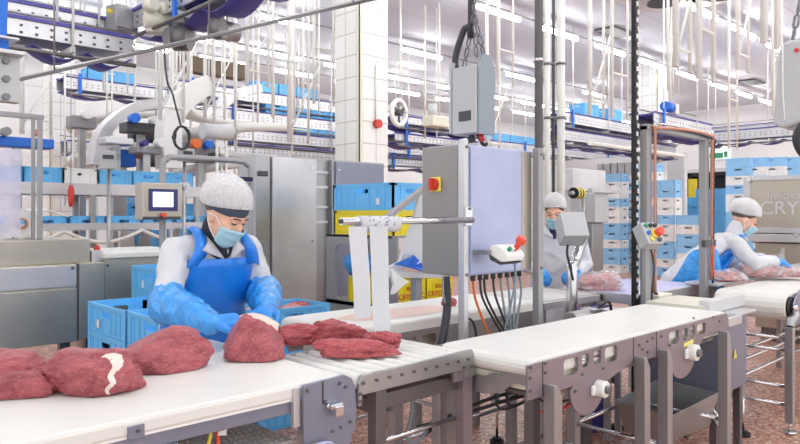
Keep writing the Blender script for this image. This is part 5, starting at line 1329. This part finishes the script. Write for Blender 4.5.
q = onY(186,7.9,155); obj('case', MB().cbox(q,(.18,.1,.16)), 'grey_paint', t, bevel=.006); obj('lcd', MB().cbox(q+V((0,-.054,.01)),(.12,.006,.07)), 'lcd', t); obj('post', MB().cyl((q.x,7.95,0),(q.x,7.95,q.z-.08),.02), 'steel', t)
# curved chutes and spirals
def arc_chute(cpx, d, r, a0, a1, z0, z1, w_, label, m_='grey_light', n=26, rails=True, h=.10):
    c = atd(cpx, HZ, d); t = emp('curved_chute', (c.x,c.y,0), label, 'conveyor'); P = []
    for i in range(n+1):
        a = math.radians(a0+(a1-a0)*i/n); z = z0+(z1-z0)*i/n
        for rr_,dz in ((r-w_/2,h),(r-w_/2,0),(r+w_/2,0),(r+w_/2,h)): P.append((c.x+rr_*math.cos(a), c.y+rr_*math.sin(a), z+dz))
    obj('chute', MB().add(P, [(i*4+j,i*4+j+1,i*4+j+5,i*4+j+4) for i in range(n) for j in range(3)], True), m_, t, solid=.02)
    k_ = 0
    for i in range(0,n+1,max(3,n//8)):
        a = math.radians(a0+(a1-a0)*i/n); z = z0+(z1-z0)*i/n; x,y = c.x+(r+w_/2+.04)*math.cos(a), c.y+(r+w_/2+.04)*math.sin(a)
        obj('support_rod', MB().cyl((x,y,0 if k_%2 else z-.1),(x,y,CEIL-.02 if k_%2==0 else z),.018,8), 'rod', t); k_ += 1
    return t, c
t, c = arc_chute(128, 12.5, .85, -200, 720, 1.7, 3.3, .3, 'spiral conveyor left of the black cable coil, winding upward', 'white', 60)
for z in (2.35,2.75): obj('motor', MB().cyl((c.x-.5,c.y-1.3,z),(c.x+.3,c.y-1.35,z),.12,16), 'dark_grey', t)
arc_chute(232, 11.2, .8, -220, 560, 2.0, 3.2, .28, 'spiral conveyor with pale steps above the hair net of the blue-aproned worker', 'white', 60)
def swept(pxs, Y, h, label, m_='grey_light', th=.3):
    pts = crv([onY(a,Y,b) for a,b in pxs], 6); t = emp('curved_duct', (pts[0].x,Y,pts[-1].z), label, 'duct'); P = []
    for i,p in enumerate(pts):
        d = (pts[min(i+1,len(pts)-1)]-pts[max(i-1,0)]).normalized(); n_ = V((-d.z,0,d.x))*h/2
        P += [p-n_+V((0,0,0)), p+n_, p+n_+V((0,th,0)), p-n_+V((0,th,0))]
    F = [(i*4+j,i*4+(j+1)%4,i*4+4+(j+1)%4,i*4+4+j) for i in range(len(pts)-1) for j in range(4)]+[(0,1,2,3),tuple(len(P)-4+k_ for k_ in (3,2,1,0))]
    obj('duct_body', MB().add(P,F), m_, t); obj('support', MB().cyl((pts[-1].x,Y+.1,0),(pts[-1].x,Y+.1,pts[-1].z),.03), 'rod', t)
    obj('hanger_rod', MB().cyl((pts[0].x,Y+.1,pts[0].z),(pts[0].x,Y+.1,CEIL),.015), 'rod', t)
swept([(212,84),(196,92),(181,106),(174,124),(173,145),(174,168)], 9.2, .28, 'large white curved duct bending down beside the black cable coil', 'white')
swept([(165,103),(140,106),(120,118),(104,136),(98,165)], 10.6, .16, 'thin grey curved duct arching left of the white duct', 'steel_light')
swept([(262,88),(242,92),(225,104),(214,118),(208,140)], 11.2, .16, 'pale curved duct arching above the worker with the blue apron', 'steel_light')
p = onY(217,8.6,132)
t = emp('steel_housing', (p.x,8.6,p.z), 'rounded pale steel housing above the hair net of the front worker', 'housing')
obj('shell', MB().cyl(p+V((-.22,0,0)),p+V((.22,0,0)),.11,20), 'grey_light', t); obj('end_cap', MB().cyl(p+V((.22,0,0)),p+V((.26,0,0)),.09,20), 'steel', t); obj('bracket', MB().cyl((p.x,8.6,0),(p.x,8.6,p.z-.1),.02), 'rod', t)
# overhead lines
far = [
 (13.0,172,336,100,'top overhead line of the four behind the spiral conveyors'),
 (13.0,215,640,120,'second overhead line of the four behind the spiral conveyors, running far right'),
 (13.0,215,520,138,'third overhead line of the four behind the spiral conveyors'),
 (13.0,190,520,152,'lowest overhead line of the four behind the spiral conveyors')]
for Y_,pa,pb,y_,lb in far:
    z = onY(262,Y_,y_).z
    over('x', Y_, XY(pa,Y_), XY(pb,Y_), z, lb, step=2.6, rods=(y_ in (100,138)))
over('x', 14.6, XY(60,14.6), XY(200,14.6), onY(110,14.6,90).z, 'far left overhead line with one blue crate, above the spiral conveyor', step=2.2)
over('x', 15.4, XY(64,15.4), XY(175,15.4), onY(110,15.4,150).z, 'far left steel line low behind the thin grey curved duct', step=2.2, rods=False)
crate_at('blue_crate', (XY(108,14.6),14.6,onY(110,14.6,90).z+.11), 0, 'blue crate alone on the far left overhead line', L=1.0, W=.4, H=.26)
def box_machine(px_, py_, Y_, w_, h_, body, parts_, label):
    q = onY(px_,Y_,py_); t = emp('drive_machine', (q.x,Y_,0), label, 'machine')
    obj('housing', MB().box((q.x-w_/2,Y_,q.z-h_/2),(q.x+w_/2,Y_+.3,q.z+h_/2)), body, t, bevel=.02)
    obj('stand', MB().box((q.x-.05,Y_+.1,0),(q.x+.05,Y_+.2,q.z-h_/2)), 'steel', t)
    for dx,dz,r_,m_ in parts_: obj('motor', MB().cyl((q.x+dx,Y_+.0,q.z+dz),(q.x+dx,Y_-.16,q.z+dz),r_,14), m_, t)
box_machine(145,128,10.0,.55,.16,'dark_grey',[(-.2,.12,.07,'bright_blue'),(.1,.12,.06,'white'),(.22,-.1,.07,'far_grey')],'dark drive machine with a small blue motor between the two curved ducts')
box_machine(120,141,9.4,.40,.10,'steel_light',[(-.1,-.12,.05,'far_grey')],'pale bar-shaped machine above the small grey scale display')
box_machine(126,158,9.6,.30,.24,'bright_blue',[(.2,.05,.06,'orange'),(-.2,0,.06,'far_grey')],'blue machine with an orange part right of the small scale display')
box_machine(150,150,9.1,.36,.10,'far_grey',[(.1,.1,.06,'white'),(-.12,.08,.04,'deep_blue')],'grey machine with a white knob under the white curved duct')
box_machine(205,152,9.3,.5,.3,'far_grey',[(-.2,.1,.07,'orange'),(.0,.1,.06,'bright_blue'),(.18,.12,.06,'white'),(.1,-.08,.07,'dark_grey')],'grey machine with orange and blue parts above the hair net')
box_machine(20,142,10.5,.9,.14,'bright_blue',[(-.2,.12,.06,'far_grey'),(.2,.14,.05,'orange')],'blue machine at the far left edge above the crate conveyor')
box_machine(85,122,11.5,.4,.2,'far_grey',[(0,.12,.08,'white')],'grey machine beside the left tiled column')
ci = 0
for Y_,px_,y_,n_,L_ in ((13.0,262,100,2,.6),(13.0,302,100,1,.6),(13.0,272,120,3,.6),(13.0,318,120,2,.6),(13.0,480,120,4,.8),(13.0,228,138,1,.6),(13.0,302,138,2,.6)):
    z = onY(262,Y_,y_).z
    for i in range(n_):
        ci += 1; x = XY(px_,Y_)+i*(L_+.02)
        crate_at('blue_crate', (x,Y_,z+.11), 0, 'blue crate riding a far overhead line, number %d counted left to right, top to bottom' % ci, 'crates on the far overhead lines', L=L_, W=.4, H=.26)
Ye = 8.6
ze = onY(600,Ye,126).z
over('x', Ye, XY(556,Ye), XY(668,Ye), ze, 'overhead conveyor carrying two blue crates, right of the white pipes', step=1.6)
over('x', Ye, XY(556,Ye), XY(668,Ye), onY(600,Ye,142).z, 'bare steel overhead line below the one with two blue crates', step=2.2, rods=False, bl=False)
for px_,lb in ((584,'left of the two blue crates on the overhead conveyor right of the white pipes'),(608,'right of the two blue crates on the overhead conveyor right of the white pipes')):
    crate_at('blue_crate', (XY(px_,Ye),Ye,ze+.11), 0, lb, L=.62, W=.42, H=.32)
Xf = XY(668,Ye)+.3
over('y', Xf, 1.2, Ye-.3, ze+.05, 'overhead conveyor running right across the far wall above the exit sign', step=1.5)
over('y', Xf-1.2, .8, Ye-1.5, ze-.2, 'lower purple-belted overhead conveyor above the stacked crates at right', step=1.5, rods=False)
over('x', 5.6, XY(642,5.6), XY(700,5.6), onY(660,5.6,124).z, 'nearer overhead conveyor with blue motor behind the portal frame', step=1.4)
p = onY(668,5.5,107)
t = emp('drive_motor', p, 'bright blue drive motor on the overhead conveyor behind the portal frame', 'motor')
obj('motor_body', MB().cyl(p+V((-.15,0,0)),p+V((.15,0,0)),.09,18), 'bright_blue', t); obj('gear_case', MB().cbox(p+V((.22,0,-.02)),(.16,.16,.2)), 'cream', t, bevel=.01); obj('hanger_rod', MB().cyl(p+V((.22,0,.08)),(p.x+.22,p.y,CEIL),.015), 'rod', t)
for (pa,Y_,y_,lb) in ((395,10.5,124,'blue-railed overhead line between the tiled column and the hanging display'),(395,10.5,141,'lower steel overhead line between the tiled column and the hanging display')):
    over('x', Y_, XY(388,Y_), XY(470,Y_), onY(420,Y_,y_).z, lb, step=2.0, rods=False, h=.14)
# white wheel duct near big column
p = onY(397,9.6,113)
t = emp('hose_reel', p, 'white round hose reel on a rod right of the big tiled column', 'reel')
tor = [p+V((.19*math.cos(a*math.pi/12)*1.0, -.05, .24*math.sin(a*math.pi/12))) for a in range(25)]
obj('rim', MB().tube(tor,.05,8), 'white', t); obj('hub', MB().cyl(p+V((0,-.12,0)),p+V((0,.02,0)),.06), 'dark_grey', t)
for a in (30,150,270): obj('spoke', MB().beam(p+V((0,-.06,0)),p+V((.18*math.cos(math.radians(a)),-.06,.22*math.sin(math.radians(a)))),.04,.03), 'dark_grey', t)
obj('hanger_rod', MB().cyl(p+V((.1,0,.2)),(p.x+.1,p.y,CEIL),.02), 'rod', t)
p = onY(436,9.4,122)
t = emp('drive_unit', p, 'cream drive unit on the overhead line left of the hanging display', 'motor')
obj('body', MB().cbox(p,(.5,.3,.22)), 'cream', t, bevel=.03); obj('top_motor', MB().cyl(p+V((-.1,0,.11)),p+V((-.1,0,.35)),.09), 'grey_light', t); obj('side_motor', MB().cyl(p+V((.25,0,.05)),p+V((.5,0,.05)),.08), 'cream', t); obj('hanger_rod', MB().cyl(p+V((.1,0,.1)),(p.x+.1,p.y,CEIL),.02), 'rod', t)
# free hanger frames (white rods from the ceiling)
hf_ = [(22,9),(104,10),(135,11),(160,9.5),(172,12),(188,9),(205,11),(214,10),(236,12),(247,9.5),(258,12.5),(273,9.2),(289,10),(303,12),(314,9.6),(590,9),(612,7.5),(668,10),(676,7.2),(699,6.6),(729,11),(738,8.5),(764,6.2),(773,9),(487,12),(498,9.5),(425,14)]
for i,(px_,d_) in enumerate(hf_):
    a = atd(px_,HZ,d_); zb = 2.5+.25*((i*7)%4); g_ = .35
    t = emp('hanger_frame', (a.x,a.y,zb), 'white ceiling-hung rod frame, number %d from the left of the picture' % (sorted(h[0] for h in hf_).index(px_)+1), 'hanger', 'ceiling-hung white rods')
    r_ = .022 if i%3 else .03
    if px_ in (676,699,764): r_ = .035
    obj('rod', MB().cyl((a.x,a.y,zb),(a.x,a.y,CEIL),r_,8), 'rod', t); obj('rod', MB().cyl((a.x+g_,a.y-.0,zb),(a.x+g_,a.y,CEIL),r_*.7,8), 'rod', t)
    obj('cross_rod', MB().cyl((a.x,a.y,zb+.2+.3*(i%3)),(a.x+g_,a.y,zb+.2+.3*(i%3)),.015,8), 'rod', t)
    if i%3==0: obj('brace', MB().cyl((a.x,a.y,zb+.1),(a.x+g_*1.6,a.y,zb+1.2),.014,8), 'rod', t)
# brown ducts
for (x0_,x1_,y0_,z0_,z1_,lb) in ((XY(184,14.0),XY(247,14.0),14.0,4.6,4.95,'brown boxed duct below the ceiling behind the white rod frames'),(XY(396,18.5),XY(440,18.5),18.5,4.1,4.6,'distant brown duct near the back wall right of the tiled column')):
    t = emp('brown_duct', ((x0_+x1_)/2,y0_,z0_), lb, 'duct')
    obj('duct_body', MB().box((x0_,y0_,z0_),(x1_,y0_+.3,z1_)), 'brown', t, bevel=.01)
    for x_ in (x0_+.3,x1_-.3): obj('hanger', MB().box((x_-.03,y0_+.1,z1_),(x_+.03,y0_+.2,CEIL)), 'steel', t)
# ceiling vents
for (px_,py_,w_,l_,lb) in ((655,9,.9,1.6,'dark round-edged ceiling cooler left of the other, near the top right'),(712,2,1.0,1.5,'dark ceiling cooler at the top edge, nearest to the camera')):
    zc_ = CEIL-.35; c_ = onZ(px_,py_-6,zc_)
    t = emp('ceiling_cooler', (c_.x,c_.y,zc_), lb, 'cooler')
    obj('housing', MB().box((c_.x-.9,c_.y-.6,zc_+.1),(c_.x+.9,c_.y+.6,CEIL)), 'white', t, bevel=.02)
    obj('fan_grille', MB().cyl((c_.x-.4,c_.y,zc_+.06),(c_.x-.4,c_.y,zc_+.11),.30,24), 'dark_grey', t); obj('fan_grille', MB().cyl((c_.x+.35,c_.y,zc_+.06),(c_.x+.35,c_.y,zc_+.11),.30,24), 'dark_grey', t)
    obj('pipe', MB().tube(crv([(c_.x,c_.y-.1,zc_+.1),(c_.x+.1,c_.y-.1,zc_-.05),(c_.x+.2,c_.y-.1,zc_+.1)]),.02), 'cable', t)
for px_,py_,lb in ((615,32,'small dark ceiling vent beside the white rods at upper right'),(752,82,'small dark ceiling vent between the far strip lights')):
    c_ = onZ(px_,py_,CEIL-.02); obj('ceiling_vent', MB().box((c_.x-.5,c_.y-.25,CEIL-.05),(c_.x+.5,c_.y+.25,CEIL)), 'dark_grey', label=lb, cat='vent')

# right background: crates, exit sign, doorway, big machine
def bstack(px_, X_, kinds, where, group, L=.6, W=.4, H=.2, rz=90, z0=.0):
    c_ = onX(px_, X_)
    for i,k_ in enumerate(kinds):
        nm = 'topmost' if i==len(kinds)-1 else ordn[i] if i < 12 else 'number %d from bottom' % (i+1)
        crate_at(k_, (X_,c_.y,z0+i*(H+.002)), rz, '%s crate, %s, %s' % ({'blue_crate_far':'pale blue','white_crate':'white','blue_crate':'blue'}[k_], nm, where), group, L, W, H)
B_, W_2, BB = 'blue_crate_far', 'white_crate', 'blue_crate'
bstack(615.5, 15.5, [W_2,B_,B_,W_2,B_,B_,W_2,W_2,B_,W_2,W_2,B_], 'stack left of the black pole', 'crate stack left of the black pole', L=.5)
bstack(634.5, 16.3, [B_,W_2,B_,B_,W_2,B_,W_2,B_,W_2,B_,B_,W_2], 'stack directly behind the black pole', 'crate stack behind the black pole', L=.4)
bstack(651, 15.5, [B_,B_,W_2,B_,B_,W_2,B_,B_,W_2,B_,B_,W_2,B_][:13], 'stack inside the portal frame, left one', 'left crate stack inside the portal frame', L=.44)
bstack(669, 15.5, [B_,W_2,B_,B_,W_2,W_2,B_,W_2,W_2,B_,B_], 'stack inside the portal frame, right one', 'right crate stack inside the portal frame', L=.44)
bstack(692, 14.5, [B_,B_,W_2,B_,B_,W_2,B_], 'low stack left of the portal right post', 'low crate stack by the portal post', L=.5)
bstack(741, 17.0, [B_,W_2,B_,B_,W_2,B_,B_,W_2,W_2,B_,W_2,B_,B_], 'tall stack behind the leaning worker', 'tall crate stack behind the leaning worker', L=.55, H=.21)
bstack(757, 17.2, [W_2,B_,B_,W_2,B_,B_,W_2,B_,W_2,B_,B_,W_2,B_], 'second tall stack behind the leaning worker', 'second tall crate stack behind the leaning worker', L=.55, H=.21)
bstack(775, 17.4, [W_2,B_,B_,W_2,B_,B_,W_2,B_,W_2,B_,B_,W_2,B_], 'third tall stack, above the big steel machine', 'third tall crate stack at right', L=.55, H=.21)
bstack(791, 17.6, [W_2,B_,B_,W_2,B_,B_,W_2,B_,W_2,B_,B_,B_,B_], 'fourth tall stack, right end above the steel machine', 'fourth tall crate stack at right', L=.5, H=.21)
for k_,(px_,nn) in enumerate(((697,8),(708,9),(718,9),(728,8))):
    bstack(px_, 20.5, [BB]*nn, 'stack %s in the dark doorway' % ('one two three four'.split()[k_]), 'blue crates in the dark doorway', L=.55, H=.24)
a_ = onX(688,WX-.3); c_ = onX(737,WX-.3)
# dark cold-store doorway frame
t = emp('cold_store', (22.4,(onX(688,22.0).y+onX(737,22.0).y)/2,0), 'dark open cold store doorway with blue crates before it', 'doorway')
ya_, yb_ = onX(688,22.0).y, onX(738,22.0).y; zt_ = onX(712,22.0,172).z
obj('back_panel', MB().box((22.6,yb_,0),(22.7,ya_,zt_)), 'dark_grey', t)
obj('lintel', MB().box((22.0,yb_,zt_-.12),(22.7,ya_,zt_)), 'black', t)
for y_ in (ya_,yb_): obj('jamb', MB().box((22.0,y_-.1,0),(22.7,y_+.1,zt_)), 'black', t)
obj('warning_strip', MB().box((21.95,onX(692,21.9).y-.14,0),(21.99,onX(692,21.9).y+.14,zt_-.2)), 'zebra', t)
c_ = onX(719.5,WX-.1,152.5)
t = emp('exit_sign', c_, 'small green and white emergency exit sign high on the far wall', 'sign')
obj('sign_panel', MB().box((WX-.14,c_.y-.45,c_.z-.28),(WX-.1,c_.y+.45,c_.z+.28)), 'sign', t)
obj('pictogram', MB().box((WX-.15,c_.y-.15,c_.z-.22),(WX-.14,c_.y+.38,c_.z-.02)).box((WX-.15,c_.y-.32,c_.z-.2),(WX-.14,c_.y-.2,c_.z+.02)), 'green', t)
obj('bracket', MB().box((WX-.1,c_.y-.1,c_.z-.1),(WX+.0,c_.y+.1,c_.z+.1)), 'grey_light', t)
# partition wall left of the crates
obj('wall_middle', MB().box((19.5,Ye-.2,0),(19.7,16.0,3.2)), 'wall', kind='structure')
for i,px_ in enumerate((600,607,614,621,628)):
    c_ = onX(px_, 18.0); obj('steel_post', MB().box((18.0,c_.y-.09,0),(18.15,c_.y+.09,2.9)), 'steel', label='grey steel post, number %d from the left, behind the crates left of the black pole' % (i+1), cat='post', group='steel posts left of the black pole')
# big machine right
Xg = 8.3
t = emp('vacuum_machine', (9.2,2.2,0), 'big stainless vacuum packing machine with faint lettering at the right edge', 'machine')
ya_ = onX(744,Xg).y; yb_ = onX(835,Xg).y
zA = onX(770,Xg,176).z; zB = onX(770,Xg,233).z; zC = onX(770,Xg,242).z
obj('lid', MB().box((Xg,yb_,zB),(Xg+1.6,ya_,zA)), 'steel_warm', t, bevel=.03)
obj('lid_frame', MB().plate([(yb_,zB),(ya_,zB),(ya_,zA),(yb_,zA)], [[(yb_+.08,zB+.06),(ya_-.07,zB+.06),(ya_-.07,zA-.05),(yb_+.08,zA-.05)]], lambda u,v,w_: V((Xg-.02+w_,u,v)), .02), 'steel_light', t, bevel=.004)
obj('lid_edge', MB().box((Xg-.04,yb_,zC),(Xg+1.6,ya_-.05,zB-.01)), 'steel_light', t, bevel=.006)
obj('lower_body', MB().box((Xg+.05,yb_,.15),(Xg+1.5,ya_-.1,zC-.01)), 'steel_warm', t, bevel=.01)
obj('base', MB().box((Xg+.1,yb_,0),(Xg+1.4,ya_-.15,.15)), 'steel_dark', t)
cc = onX(783,Xg,204)
Rt_ = Matrix(((0,0,-1),(-1,0,0),(0,1,0)))
cy = onX(791,Xg,206)
text('lettering', 'CRYOVAC', .21, (Xg-.006,onX(764,Xg).y-.45,onX(780,Xg,208.5).z), Rt_, 'grey_light', t)
text('lettering', 'Innovative', .13, (Xg-.006,onX(764,Xg).y-.30,onX(780,Xg,195.5).z), Rt_, 'steel_light', t)
for q in ((750,180),(797,235)): c_ = onX(q[0],Xg,q[1]); obj('bolt', MB().cyl((Xg-.02,c_.y,c_.z),(Xg-.05,c_.y,c_.z),.025), 'chrome', t)
# control box and rail behind worker two, tape roll
p = atd(573,193,6.6)
t = emp('tape_roll', p, 'yellow and black striped hazard tape roll above the masked worker', 'tape')
for k_ in range(6):
    obj('band', MB().tube([p+V((.0+.024*k_,-.03*k_*.0,0)),p+V((.024*(k_+1),0,0))],.055,18), 'yellow' if k_%2 else 'black', t)
obj('holder', MB().cyl(p+V((-.05,0,0)),p+V((.2,0,0)),.02), 'steel', t)
obj('holder_post', MB().cyl((p.x+.18,p.y,0),(p.x+.18,p.y,p.z+.02),.02), 'steel', t)
c_ = atd(586,196,7.2)
t = emp('back_machine', (c_.x,c_.y,0), 'grey machine housing behind the masked worker and scale terminal', 'machine')
obj('housing', MB().box((c_.x-.15,c_.y-.2,1.35),(c_.x+.12,c_.y+.1,1.66)), 'steel_light', t, bevel=.01)
obj('lower_housing', MB().box((c_.x-.13,c_.y-.15,0),(c_.x+.1,c_.y+.1,1.35)), 'steel', t, bevel=.01)
obj('top_rail', MB().box((c_.x-.3,c_.y-.25,1.66),(c_.x+.9,c_.y-.2,1.70)), 'steel_light', t)
c_ = atd(580,178,9.5)
t = emp('back_machine', (c_.x,c_.y,0), 'wide pale steel machine top farther back, left of the crate stacks', 'machine')
obj('housing', MB().box((c_.x-.5,c_.y-.2,1.75),(c_.x+.35,c_.y+.2,2.05)), 'steel_light', t, bevel=.01)
for x_ in (-.4,.3): obj('leg', MB().box((c_.x+x_-.04,c_.y-.04,0),(c_.x+x_+.04,c_.y+.04,1.75)), 'steel', t)
obj('side_rail', MB().cyl((c_.x-.6,c_.y-.5,2.35),(c_.x+2.2,c_.y-.5,2.35),.03), 'rod', t)
